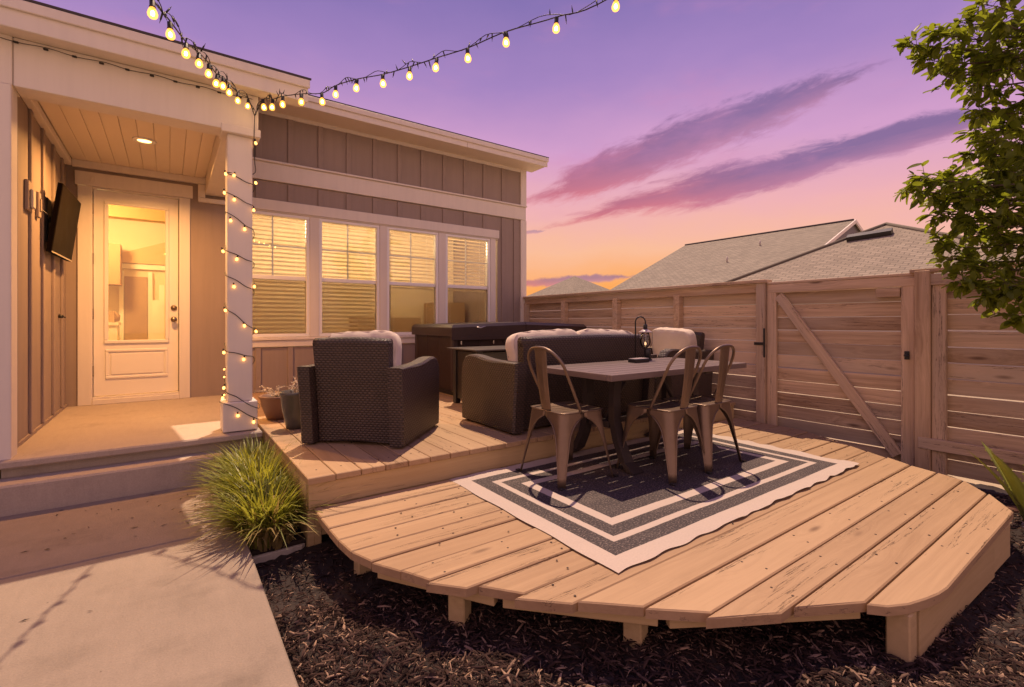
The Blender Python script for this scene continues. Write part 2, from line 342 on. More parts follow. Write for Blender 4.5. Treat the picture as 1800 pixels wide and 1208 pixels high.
# insect screen over the lower sashes
m_, t_, b_ = new_mat('insect_screen'); t_.n.remove(b_)
_tr = t_.node('ShaderNodeBsdfTransparent'); _df = t_.node('ShaderNodeBsdfDiffuse'); _df.inputs[0].default_value = (0.17, 0.105, 0.06, 1)
_mx = t_.node('ShaderNodeMixShader'); _mx.inputs[0].default_value = 0.34
t_.l.new(_tr.outputs[0], _mx.inputs[1]); t_.l.new(_df.outputs[0], _mx.inputs[2]); t_.l.new(_mx.outputs[0], t_.n['Material Output'].inputs[0])
M['screen'] = m_
# blind slats: thin white plastic that lets the room's light through
m_, t_, b_ = new_mat('blind_slat'); t_.n.remove(b_)
_tl = t_.node('ShaderNodeBsdfTranslucent'); _tl.inputs[0].default_value = (0.85, 0.72, 0.5, 1)
_df = t_.node('ShaderNodeBsdfDiffuse'); _df.inputs[0].default_value = (0.80, 0.70, 0.56, 1)
_mx = t_.node('ShaderNodeMixShader'); _mx.inputs[0].default_value = 0.45
t_.l.new(_df.outputs[0], _mx.inputs[1]); t_.l.new(_tl.outputs[0], _mx.inputs[2]); t_.l.new(_mx.outputs[0], t_.n['Material Output'].inputs[0])
M['blind'] = m_

# ------------------------------------------------------------------ mesh helpers
class MB:
    def __init__(s): s.v = []; s.f = []; s.smooth = []
    def add(s, vs, fs, smooth=False):
        o = len(s.v); s.v += [tuple(p) for p in vs]; s.f += [tuple(i + o for i in q) for q in fs]; s.smooth += [smooth] * len(fs)
        return s
    def box(s, x0, x1, y0, y1, z0, z1, b=0.0):
        if x1 < x0: x0, x1 = x1, x0
        if y1 < y0: y0, y1 = y1, y0
        if z1 < z0: z0, z1 = z1, z0
        b = min(b, (x1 - x0) * .45, (y1 - y0) * .45, (z1 - z0) * .45)
        if b <= 0:
            vs = [(x, y, z) for z in (z0, z1) for x, y in ((x0, y0), (x1, y0), (x1, y1), (x0, y1))]
            return s.add(vs, [(3, 2, 1, 0), (4, 5, 6, 7), (0, 1, 5, 4), (1, 2, 6, 5), (2, 3, 7, 6), (3, 0, 4, 7)])
        # chamfered box: three rings of faces
        vs = []; idx = {}
        for sx in (0, 1):
            for sy in (0, 1):
                for sz in (0, 1):
                    X, Y, Z = (x0, x1)[sx], (y0, y1)[sy], (z0, z1)[sz]
                    ix = b if sx == 0 else -b; iy = b if sy == 0 else -b; iz = b if sz == 0 else -b
                    idx[sx, sy, sz, 0] = len(vs); vs.append((X, Y + iy, Z + iz))
                    idx[sx, sy, sz, 1] = len(vs); vs.append((X + ix, Y, Z + iz))
                    idx[sx, sy, sz, 2] = len(vs); vs.append((X + ix, Y + iy, Z))
        fs = []
        for a in (0, 1):
            fs.append([idx[a, 0, 0, 0], idx[a, 1, 0, 0], idx[a, 1, 1, 0], idx[a, 0, 1, 0]][::(-1 if a == 0 else 1)])
            fs.append([idx[0, a, 0, 1], idx[1, a, 0, 1], idx[1, a, 1, 1], idx[0, a, 1, 1]][::(1 if a == 0 else -1)])
            fs.append([idx[0, 0, a, 2], idx[1, 0, a, 2], idx[1, 1, a, 2], idx[0, 1, a, 2]][::(-1 if a == 0 else 1)])
        for a in (0, 1):
            for c in (0, 1):
                fs.append([idx[0, a, c, 1], idx[1, a, c, 1], idx[1, a, c, 2], idx[0, a, c, 2]])
                fs.append([idx[a, 0, c, 0], idx[a, 1, c, 0], idx[a, 1, c, 2], idx[a, 0, c, 2]])
                fs.append([idx[a, c, 0, 0], idx[a, c, 1, 0], idx[a, c, 1, 1], idx[a, c, 0, 1]])
                for e in (0, 1): pass
        for sx in (0, 1):
            for sy in (0, 1):
                for sz in (0, 1): fs.append([idx[sx, sy, sz, k] for k in range(3)])
        return s.add(vs, fs)
    def prism(s, poly, z0, z1, b=0.0, axis='z'):
        """poly: CCW list of 2D points, extruded; top edge chamfered by b"""
        n = len(poly)
        def inset(p, d):
            out = []
            for i in range(n):
                a, c, e = Vector(p[i - 1]), Vector(p[i]), Vector(p[(i + 1) % n])
                d1 = (c - a).normalized(); d2 = (e - c).normalized()
                n1 = Vector((-d1.y, d1.x)); n2 = Vector((-d2.y, d2.x)); m = n1 + n2
                k = d / max(0.35, (1 + n1.dot(n2))); out.append((c.x + m.x * k, c.y + m.y * k))
            return out
        rings = [(poly, z0)]
        if b > 0: rings += [(poly, z1 - b), (inset(poly, b), z1)]
        else: rings += [(poly, z1)]
        conv = {'z': lambda p, z: (p[0], p[1], z), 'x': lambda p, z: (z, p[0], p[1]), 'y': lambda p, z: (p[0], -z, p[1])}[axis]
        vs = [conv(p, z) for pl, z in rings for p in pl]; fs = [tuple(range(n))[::-1], tuple(range(n * (len(rings) - 1), n * len(rings)))]
        for k in range(len(rings) - 1):
            for i in range(n):
                j = (i + 1) % n; fs.append((k * n + i, k * n + j, (k + 1) * n + j, (k + 1) * n + i))
        return s.add(vs, fs)
    def tube(s, path, r, n=8, cap=True, smooth=True, closed=False):
        P = [Vector(p) for p in path]; m = len(P); rr = r if hasattr(r, '__len__') else [r] * m
        vs = []; up = None
        for i in range(m):
            if closed: t = P[(i + 1) % m] - P[i - 1]
            else: t = P[min(i + 1, m - 1)] - P[max(i - 1, 0)]
            t = t.normalized() if t.length > 1e-9 else Vector((0, 0, 1))
            if up is None: up = t.orthogonal().normalized()
            up = (up - t * up.dot(t)); up = up.normalized() if up.length > 1e-6 else t.orthogonal().normalized()
            q = t.cross(up)
            for k in range(n):
                a = 2 * math.pi * k / n; vs.append(P[i] + (up * math.cos(a) + q * math.sin(a)) * rr[i])
        fs = []
        for i in range(m if closed else m - 1):
            j = (i + 1) % m
            for k in range(n):
                l = (k + 1) % n; fs.append((i * n + k, i * n + l, j * n + l, j * n + k))
        if cap and not closed: fs += [tuple(range(n))[::-1], tuple(range((m - 1) * n, m * n))]
        return s.add(vs, fs, smooth)
    def lathe(s, prof, n=20, c=(0, 0, 0), smooth=True):
        vs = []; fs = []
        for r, z in prof:
            for k in range(n):
                a = 2 * math.pi * k / n; vs.append((c[0] + r * math.cos(a), c[1] + r * math.sin(a), c[2] + z))
        for i in range(len(prof) - 1):
            for k in range(n):
                l = (k + 1) % n; fs.append((i * n + k, i * n + l, (i + 1) * n + l, (i + 1) * n + k))
        if prof[0][0] > 1e-6: fs.append(tuple(range(n))[::-1])
        if prof[-1][0] > 1e-6: fs.append(tuple(range((len(prof) - 1) * n, len(prof) * n)))
        return s.add(vs, fs, smooth)
    def grid(s, fn, nu, nv, smooth=True):
        vs = [fn(i / nu, j / nv) for j in range(nv + 1) for i in range(nu + 1)]
        fs = [(j * (nu + 1) + i, j * (nu + 1) + i + 1, (j + 1) * (nu + 1) + i + 1, (j + 1) * (nu + 1) + i) for j in range(nv) for i in range(nu)]
        return s.add(vs, fs, smooth)
    def mesh(s, name, m, off=(0, 0, 0), fixn=True):
        me = bpy.data.meshes.new(name); ox, oy, oz = off
        me.from_pydata([(a - ox, b - oy, c - oz) for a, b, c in s.v], [], s.f)
        if fixn:
            bm = bmesh.new(); bm.from_mesh(me); bmesh.ops.recalc_face_normals(bm, faces=bm.faces[:]); bm.to_mesh(me); bm.free()
        me.polygons.foreach_set('use_smooth', s.smooth)
        me.materials.append(m if not isinstance(m, str) else M[m]); me.update()
        return me
    def build(s, name, m, parent=None, fixn=True):
        off = (0, 0, 0)
        if parent is not None: off = world_origin(parent)
        o = bpy.data.objects.new(name, s.mesh(name, m, off, fixn)); C.objects.link(o); o.parent = parent
        return o
ORIG = {}
def world_origin(o):
    p = Vector((0, 0, 0))
    while o is not None: p += Vector(o.location); o = o.parent
    return p
def tag(o, label=None, cat=None, group=None, kind=None):
    if label: o['label'] = label
    if cat: o['category'] = cat
    if group: o['group'] = group
    if kind: o['kind'] = kind
    return o
def thing(name, loc, label, cat, group=None):
    o = bpy.data.objects.new(name, None); C.objects.link(o); o.location = loc; o.empty_display_size = 0.1
    return tag(o, label, cat, group)
CACHE = {}
def board(name, m, parent, c, size, rot=(0, 0, 0), b=0.003):
    """a board of its own: grain along local X; alike boards share mesh data"""
    key = (m, tuple(round(x, 3) for x in size), b)
    if key not in CACHE:
        l, wd, h = size; CACHE[key] = MB().box(-l / 2, l / 2, -wd / 2, wd / 2, -h / 2, h / 2, b).mesh(name, m)
    o = bpy.data.objects.new(name, CACHE[key]); C.objects.link(o); o.parent = parent
    o.location = Vector(c) - (world_origin(parent) if parent else Vector((0, 0, 0))); o.rotation_euler = rot
    return o
def inst(name, me, parent, loc, rot=(0, 0, 0), scale=None):
    o = bpy.data.objects.new(name, me); C.objects.link(o); o.parent = parent
    o.location = Vector(loc) - (world_origin(parent) if parent else Vector((0, 0, 0))); o.rotation_euler = rot
    if scale: o.scale = scale
    return o
def copy_tree(o, parent=None):
    c = o.copy(); C.objects.link(c); c.parent = parent
    for ch in list(o.children): copy_tree(ch, c)
    return c
YAX = R(90)          # boards lying along world Y
def struct(o): o['kind'] = 'structure'; return o

ZG = -0.40           # mulch level
ZP = -0.29           # patio level
ZL = -0.17           # lower deck top
# ------------------------------------------------------------------ the ground
struct(MB().box(-60, 140, -60, 140, -1.2, -0.47).build('ground', 'ground'))
def mulch_h(x, y):
    return 0.022 * math.sin(3.1 * x + 1.3) * math.sin(2.7 * y + .4) + 0.014 * math.sin(9 * x + y * 5) + 0.012 * math.sin(13 * y - 4 * x)
mb = MB(); mb.grid(lambda u, v: (0.30 + u * 4.85, -2.2 + v * 5.1, ZG + mulch_h(0.30 + u * 4.85, -2.2 + v * 5.1) + rng.normal() * 0.006), 150, 150)
struct(mb.build('mulch_bed', 'mulch'))
pt = bpy.data.objects.new('patio', None); C.objects.link(pt); pt.location = (-1, 2, ZP); struct(pt)
board_m = 'concrete'
MB().box(-3.2, 0.335, 3.078, 4.06, ZP - .15, ZP, 0.006).build('slab', 'concrete', pt)
MB().box(-3.2, 0.335, -2.5, 3.07, ZP - .15, ZP, 0.006).build('slab', 'concrete', pt)
struct(MB().box(-3.2, 0.33, 4.06, 4.28, -0.45, -0.112, 0.012).build('step', 'porch'))
mb = MB(); mb.box(-0.85, 0.605, 4.285, 6.6, -0.5, -0.055).box(-3.2, 0.605, 4.22, 6.62, -0.05, 0.0, 0.010)
struct(mb.build('porch_floor', 'porch'))

# mulch chips: three sizes of splintered chip scattered over the bed, one mesh
def scatter_chips(n, xr, yr, lmin, lmax, name, m, seed, keep):
    g = np.random.default_rng(seed)
    x = g.uniform(*xr, n); y = g.uniform(*yr, n); ok = keep(x, y); x = x[ok]; y = y[ok]; n = len(x)
    L = g.uniform(lmin, lmax, n) * g.choice([0.6, 1, 1, 1.5], n); W = L * g.uniform(.07, .21, n); T = np.minimum(W * .5, .004)
    yaw = g.uniform(0, 2 * np.pi, n); pit = g.normal(0, .28, n); rol = g.normal(0, .6, n)
    base = np.array([[-.5, -.35, -.5], [-.5, .35, -.5], [.5, -.2, -.5], [.5, .25, -.5], [0, -.55, .5], [0.05, .5, .5], [-.45, .0, .5], [.5, .05, .4]])
    P = base[None] * np.stack([L, W, T], 1)[:, None, :]
    P[:, 4:6, 2] += (L * .05)[:, None]
    cr, sr_ = np.cos(rol)[:, None], np.sin(rol)[:, None]; yv, zv = P[..., 1] * cr - P[..., 2] * sr_, P[..., 1] * sr_ + P[..., 2] * cr
    cp, sp = np.cos(pit)[:, None], np.sin(pit)[:, None]; xv, zv = P[..., 0] * cp - zv * sp, P[..., 0] * sp + zv * cp
    cy, sy = np.cos(yaw)[:, None], np.sin(yaw)[:, None]; X, Y = xv * cy - yv * sy, xv * sy + yv * cy
    h = 0.022 * np.sin(3.1 * x + 1.3) * np.sin(2.7 * y + .4) + 0.014 * np.sin(9 * x + y * 5) + 0.012 * np.sin(13 * y - 4 * x)
    zb = ZG + h + g.uniform(0.002, 0.020, n)
    V = np.stack([X + x[:, None], Y + y[:, None], zv + zb[:, None]], -1).reshape(-1, 3)
    tri = np.array([[0, 2, 4], [0, 4, 6], [1, 6, 5], [1, 5, 3], [6, 4, 5], [4, 7, 5], [2, 7, 4], [3, 5, 7], [2, 3, 7], [0, 6, 1]])
    F = (tri[None] + (np.arange(n) * 8)[:, None, None]).reshape(-1, 3)
    me = bpy.data.meshes.new(name); me.vertices.add(len(V)); me.vertices.foreach_set('co', V.ravel())
    me.loops.add(F.size); me.loops.foreach_set('vertex_index', F.ravel().astype(np.int32))
    me.polygons.add(len(F)); me.polygons.foreach_set('loop_start', np.arange(0, F.size, 3, dtype=np.int32)); me.polygons.foreach_set('loop_total', np.full(len(F), 3, dtype=np.int32))
    me.update(calc_edges=True); me.materials.append(M[m])
    o = bpy.data.objects.new(name, me); C.objects.link(o); o['kind'] = 'stuff'; o['label'] = 'dark brown shredded bark mulch around the deck'; o['category'] = 'mulch'
    return o
def chipmat(name, a, b, c):
    m, t, bs = new_mat(name)
    r = t.node('ShaderNodeNewGeometry').outputs['Random Per Island']
    t.put(bs.inputs['Base Color'], t.ramp(r, [(0.0, (*a, 1)), (0.80, (*b, 1)), (0.96, (*c, 1))])); bs.inputs['Roughness'].default_value = 0.95; bs.inputs['Specular IOR Level'].default_value = 0.08
    return m
M['chips'] = chipmat('bark_chips', (0.016, 0.0095, 0.009), (0.078, 0.047, 0.040), (0.36, 0.24, 0.17))
near = lambda x, y: (x < 3.0) | (y > .2) | True
scatter_chips(56000, (0.345, 5.0), (-0.5, 2.8), .009, .034, 'mulch_chips', 'chips', 1, lambda x, y: ((x < 2.4) & (y < 2.75)) | (y < 1.3) | (x > 4.0))
scatter_chips(26000, (0.345, 2.6), (0.2, 2.2), .011, .046, 'mulch_chips', 'chips', 2, lambda x, y: x * 0.58 + y * .81 < 2.2)

def litter(n, boxes, name, label, seed):
    g = random.Random(seed); mb = MB()
    for _ in range(n):
        x0, x1, y0, y1, z = g.choice(boxes); p = Vector((g.uniform(x0, x1), g.uniform(y0, y1), z + .002)); a = g.uniform(0, 6.28); L = g.uniform(.008, .024); d = Vector((math.cos(a), math.sin(a), 0)) * L; q = Vector((-math.sin(a), math.cos(a), 0)) * L * g.uniform(.12, .35)
        mb.add([p - d, p - q + Vector((0, 0, .002)), p + d + Vector((0, 0, .003)), p + q + Vector((0, 0, .004))], [(0, 1, 2, 3)])
    o = mb.build(name, 'nail', None, fixn=False); return tag(o, label, 'litter', kind='stuff')
litter(46, [(-0.9, .33, .9, 3.0, ZP), (-0.6, .3, 3.1, 4.0, ZP), (-.5, .2, 3.3, 3.9, ZP)], 'leaf_litter', 'scattered dry leaf scraps and twigs on the concrete patio', 4)
# ------------------------------------------------------------------ the house
house = thing('house', (2.0, 6.6, 0.0), 'grey board and batten house with white trim, lit windows and a covered porch', 'house')
def hp(mb, name, m, parent=None): return mb.build(name, m, parent or house)
WY = 6.6
BAT = [0.895 + .3655 * k for k in range(12)]         # batten centres
wall = hp(MB().box(-0.85, 5.0, WY + .20, WY + .30, 3.60, 3.9), 'wall', 'siding')
def panel(x0, x1, z0, z1): return hp(MB().box(x0, x1, WY, WY + .06, z0, z1), 'siding_panel', 'siding', wall)
def batten(x, z0, z1): return board('batten', 'siding', wall, (x, WY - .009, (z0 + z1) / 2), (z1 - z0, .062, .018), (0, R(90), R(90)), .003)
edges = [0.55] + BAT[1:11] + [4.93]
Xp = [0.56] + BAT[1:11] + [4.94]
for a, c in zip(Xp[:-1], Xp[1:]):
    panel(a, c, 2.86, 3.60); panel(a, c, 2.39, 2.62)
    panel(a, c, -0.3, 0.55)
for x in BAT[:11]:
    batten(x, 2.87, 3.60); batten(x, 2.39, 2.61)
    if x < 4.45: batten(x, 0.0, 0.548)
panel(4.445, 4.94, 0.55, 2.39); batten(BAT[10], 0.0, 2.39)
batten(4.80, 0.0, 2.62)
# wall around the door
panel(-0.85, 0.60, 2.30, 3.60); panel(0.20, 0.60, -0.02, 2.30); panel(-0.85, -0.76, -.02, 2.3)
for x in (-0.36, 0.12): board('joint_strip', 'siding', wall, (x, WY - .004, 2.46), (.14, .006, .008), (0, R(90), R(90)), 0)
# white bands and corner
hp(MB().box(0.56, 5.02, WY - .030, WY + .05, 2.625, 2.845, .004), 'trim_band', 'trim')
hp(MB().box(0.56, 5.03, WY - .055, WY - .0, 2.847, 2.872, .004), 'drip_ledge', 'trim')
hp(MB().box(4.915, 5.035, WY - .026, WY + .12, -0.3, 2.622, .004).box(4.915, 5.035, WY - .026, WY + .12, 2.875, 3.52, .004), 'corner_board', 'trim')
hp(MB().box(0.56, 5.0, WY - .022, WY + .05, 3.44, 3.60, .004), 'frieze_board', 'trim')
# side of the house, back, so that light does not leak in
hp(MB().box(4.94, 5.0, WY + .06, 11.5, -.4, 3.7), 'side_wall', 'siding'); hp(MB().box(-4, 5.0, 11.44, 11.5, -.4, 5.6), 'back_wall', 'siding')
# main roof and porch roof
def roof_slab(x0, x1, y0, z0, y1, z1, t, name, m):
    mb = MB(); mb.add([(x0, y0, z0), (x1, y0, z0), (x1, y1, z1), (x0, y1, z1), (x0, y0, z0 + t), (x1, y0, z0 + t), (x1, y1, z1 + t), (x0, y1, z1 + t)],
                      [(0, 3, 2, 1), (4, 5, 6, 7), (0, 1, 5, 4), (1, 2, 6, 5), (2, 3, 7, 6), (3, 0, 4, 7)])
    return hp(mb, name, m)
mp = 0.385
roof_slab(-4, 5.20, 6.17, 3.622, 11.6, 3.622 + mp * 5.43, .018, 'roof', 'darkshingle')
roof_slab(-4, 0.945, 4.115, 2.832, 6.25, 2.832 + .37 * 2.135, .016, 'porch_roof', 'darkshingle')
hp(MB().box(0.5, 3.62, 6.18, 6.20, 3.475, 3.61, .004).box(3.624, 5.18, 6.18, 6.20, 3.475, 3.61, .004), 'fascia', 'trim')
hp(MB().box(0.5, 5.19, 6.160, 6.178, 3.555, 3.621, .004), 'drip_edge', 'trim')
hp(MB().box(0.5, 5.17, 6.20, 6.60, 3.488, 3.498), 'soffit', 'ceil')
rk = MB(); rk.add([(5.16, 6.20, 3.475), (5.18, 6.20, 3.475), (5.18, 11.5, 3.475 + mp * 5.3), (5.16, 11.5, 3.475 + mp * 5.3), (5.16, 6.20, 3.61), (5.18, 6.20, 3.61), (5.18, 11.5, 3.61 + mp * 5.3), (5.16, 11.5, 3.61 + mp * 5.3)], [(0, 3, 2, 1), (4, 5, 6, 7), (0, 1, 5, 4), (1, 2, 6, 5), (2, 3, 7, 6), (3, 0, 4, 7)])
hp(rk, 'rake_board', 'trim')
# porch: beams, fascia, columns, ceiling
hp(MB().box(-4, 0.925, 4.135, 4.155, 2.655, 2.80, .004), 'porch_fascia', 'trim')
hp(MB().box(-4, 0.935, 4.115, 4.133, 2.765, 2.831, .004), 'porch_drip_edge', 'trim')
hp(MB().box(-4, 0.915, 4.157, 4.30, 2.668, 2.678), 'porch_soffit', 'ceil')
roof_close = MB(); roof_close.add([(0.60, 4.3, 2.68), (0.60, 6.6, 2.68), (0.60, 6.6, 3.62), (0.60, 4.3, 2.86)], [(0, 1, 2, 3)]); hp(roof_close, 'porch_gable_panel', 'siding')
beam = hp(MB().box(-0.80, 0.585, 4.30, 4.50, 2.36, 2.668, .004), 'porch_beam', 'trim')
hp(MB().box(-4, -0.802, 4.29, 4.50, 2.36, 2.668, .004), 'porch_beam', 'trim')
hp(MB().box(0.345, 0.585, 4.50, 6.59, 2.34, 2.668, .004), 'side_beam', 'trim')
hp(MB().box(0.33, 0.60, 4.285, 4.50, 2.338, 2.40, .004), 'beam_cap', 'trim')
hp(MB().box(-0.80, 0.345, 6.55, 6.598, 2.455, 2.525, .004).box(0.275, 0.345, 6.552, 6.596, 2.30, 2.45, .003).box(0.275, 0.56, 6.55, 6.598, 2.25, 2.298, .003), 'crown_trim', 'trim')
hp(MB().box(-0.85, -0.80, 4.5, 6.55, 2.455, 2.525, .004), 'crown_trim', 'trim')
col = hp(MB().box(0.373, 0.547, 4.33, 4.50, 0.235, 2.338, .006), 'column', 'trim')
hp(MB().box(0.340, 0.580, 4.295, 4.535, 0.006, 0.235, .006), 'column_base', 'trim', col)
hp(MB().box(-1.12, -0.805, 4.28, 4.44, -0.05, 2.36, .005), 'corner_post', 'trim')
pc = hp(MB().box(-0.85, 0.60, 4.45, 6.6, 2.56, 2.60), 'porch_ceiling', 'ceil')
x = -0.798
while x < 0.34:
    x1 = min(x + .1155, 0.344)
    hp(MB().box(x + .001, x1 - .001, 4.49, 6.56, 2.525, 2.558, .003), 'ceiling_board', 'ceil', pc)
    x += .1155
# left porch wall (a wing of the house)
lw = hp(MB().box(-0.93, -0.85, 4.44, 6.6, -0.02, 2.6), 'porch_wall', 'siding')
for y in (4.62, 5.03, 5.46, 5.90, 6.33): hp(MB().box(-0.85, -0.832, y - .032, y + .032, 0.035, 2.455, .003), 'batten', 'siding', lw)
hp(MB().box(-0.85, -0.838, 4.44, 6.6, 0.0, 0.03, .002), 'base_strip', 'siding', lw)
hp(MB().box(-4, -1.121, 4.36, 4.44, -.45, 2.7), 'wing_wall', 'siding')
hp(MB().box(-4, -3.95, 4.44, 11.5, -.45, 4), 'side_wall', 'siding')
hp(MB().box(-3.95, 4.94, 6.7, 11.44, -0.08, -0.02), 'interior_floor', 'interior_dark')
# the door
door = hp(MB().box(-0.638, 0.088, WY + .022, WY + .062, 0.085, 0.66).box(-0.638, 0.088, WY + .022, WY + .062, 2.13, 2.255)
          .box(-0.638, -0.535, WY + .022, WY + .062, 0.66, 2.13).box(-0.015, 0.088, WY + .022, WY + .062, 0.66, 2.13), 'door', 'door')
def frame_rect(x0, x1, z0, z1, wd, y0, y1, b=.006):
    return MB().box(x0, x1, y0, y1, z0, z0 + wd, b).box(x0, x1, y0, y1, z1 - wd, z1, b).box(x0, x0 + wd, y0, y1, z0 + wd, z1 - wd, b).box(x1 - wd, x1, y0, y1, z0 + wd, z1 - wd, b)
hp(frame_rect(-0.555, 0.005, 0.635, 2.15, .036, WY + .006, WY + .024), 'glass_moulding', 'door', door)
hp(frame_rect(-0.545, -0.005, 0.26, 0.575, .030, WY + .010, WY + .023), 'panel_moulding', 'door', door)
hp(MB().box(-0.50, -0.05, WY + .014, WY + .023, 0.305, 0.53, .008), 'raised_panel', 'door', door)
hp(MB().box(-0.52, -0.03, WY + .036, WY + .042, 0.66, 2.13), 'glass_pane', 'doorglass', door)
kn = hp(MB().lathe([(0.0, 0), (.030, 0), (.030, .008), (.012, .012), (.012, .03), (.026, .04), (.028, .055), (.02, .066), (0, .07)], 16), 'knob', 'brass', door)
kn.location = Vector((0.048, WY + .022, 0.895)) - Vector((2, 6.6, 0)); kn.rotation_euler = (R(90), 0, 0)
kn.data.transform(Matrix.Translation(Vector((2, 6.6, 0))))
kn = hp(MB().lathe([(0.0, 0), (.030, 0), (.030, .010), (.020, .016), (.018, .02), (0, .022)], 16), 'deadbolt', 'brass', door)
kn.location = Vector((0.048, WY + .022, 1.025)) - Vector((2, 6.6, 0)); kn.rotation_euler = (R(90), 0, 0)
kn.data.transform(Matrix.Translation(Vector((2, 6.6, 0))))
for z in (0.35, 0.95, 1.53, 2.05): hp(MB().box(-0.652, -0.636, WY + .004, WY + .022, z - .055, z + .055, .002), 'hinge', 'brass', door)
hp(MB().box(-0.76, -0.645, WY - .022, WY + .06, 0.0, 2.275, .004).box(0.096, 0.20, WY - .022, WY + .06, 0.0, 2.275, .004), 'door_casing', 'trim')
hp(MB().box(-0.78, 0.225, WY - .030, WY + .06, 2.278, 2.42, .004), 'door_header', 'trim')
hp(MB().box(-0.645, 0.096, WY - .03, WY + .06, 0.0, 0.055, .004).box(-0.645, 0.096, WY - .012, WY + .06, 0.055, 0.078, .003), 'threshold', 'trim')
hp(MB().box(-0.645, 0.096, WY - .008, WY + .06, 2.26, 2.276, .002), 'door_stop', 'trim')
for xx in (-0.645, 0.10): hp(MB().box(xx - .018, xx + .018, WY - .040, WY - .031, 2.315, 2.375, .002).box(xx - .008, xx + .008, WY - .045, WY - .041, 2.325, 2.36, .001), 'screen_latch', 'trim')
hp(frame_rect(-0.70, 0.15, 0.0, 2.33, .072, WY + .064, WY + .10, .003), 'door_jamb', 'trim')
# the hall behind the door: lit, with shapes added in place of glass reflections
hall = hp(MB().box(-2.2, 0.55, 9.6, 9.66, -0.02, 2.75), 'hall_wall', 'interior')
hp(MB().box(-2.2, 0.55, 6.70, 9.6, 2.62, 2.66), 'hall_ceiling', 'interior', hall)
hp(MB().box(-2.26, -2.2, 6.70, 9.66, -0.02, 2.66), 'hall_side', 'interior', hall); hp(MB().box(0.55, 0.61, 6.70, 9.66, -0.02, 2.66), 'hall_side', 'interior', hall)
hp(MB().box(-0.56, -0.27, 9.555, 9.598, 0.0, 1.58), 'hall_door', 'interior_dark', hall)
hp(MB().box(-0.62, -0.565, 9.54, 9.598, 0, 1.66).box(-0.265, -0.21, 9.54, 9.598, 0, 1.66).box(-0.85, 0.1, 9.53, 9.598, 1.70, 1.78), 'hall_casing', 'interior_white', hall)
hp(MB().prism([(-0.95, 1.785), (0.3, 1.785), (0.3, 2.02), (-0.02, 2.16), (-0.60, 1.93), (-0.95, 1.93)], -9.598, -9.50, 0.0, 'y'), 'reflected_gable_shape', 'interior_tan', hall)  # added pitched shape standing in for a gable reflected in the door glass
hp(MB().box(-0.90, -0.58, 9.1, 9.45, 1.42, 2.02), 'hall_cupboard', 'interior_dark', hall)
hp(MB().box(-0.95, -0.60, 8.9, 9.3, 0, .82).box(-0.97, -0.585, 8.88, 9.32, .82, .86), 'hall_cabinet', 'interior_white', hall)
hp(MB().box(-0.72, -0.64, 9.0, 9.1, .861, 1.02).lathe([(.0, .0), (.07, .02), (.08, .10), (.03, .16), (0, .17)], 14, (-.66, 9.15, .861)), 'hall_vase', 'interior_dark', hall)
hp(MB().box(-0.115, -0.055, 8.9, 8.96, 0, 1.42).box(-0.20, -0.12, 9.1, 9.14, 0, 1.2), 'hall_curtain', 'interior_white', hall)
hp(MB().box(-2.2, 0.55, 9.0, 9.2, 2.40, 2.62), 'hall_header', 'interior_dark', hall)
def lamp(name, loc, energy, col, size=.15):
    l = bpy.data.lights.new(name, 'POINT'); l.energy = energy; l.color = col; l.shadow_soft_size = size
    o = bpy.data.objects.new(name, l); C.objects.link(o); o.location = loc; return o
lamp('hall_lamp_light', (-0.9, 8.2, 2.2), 150, (1.0, 0.62, 0.24), .12)
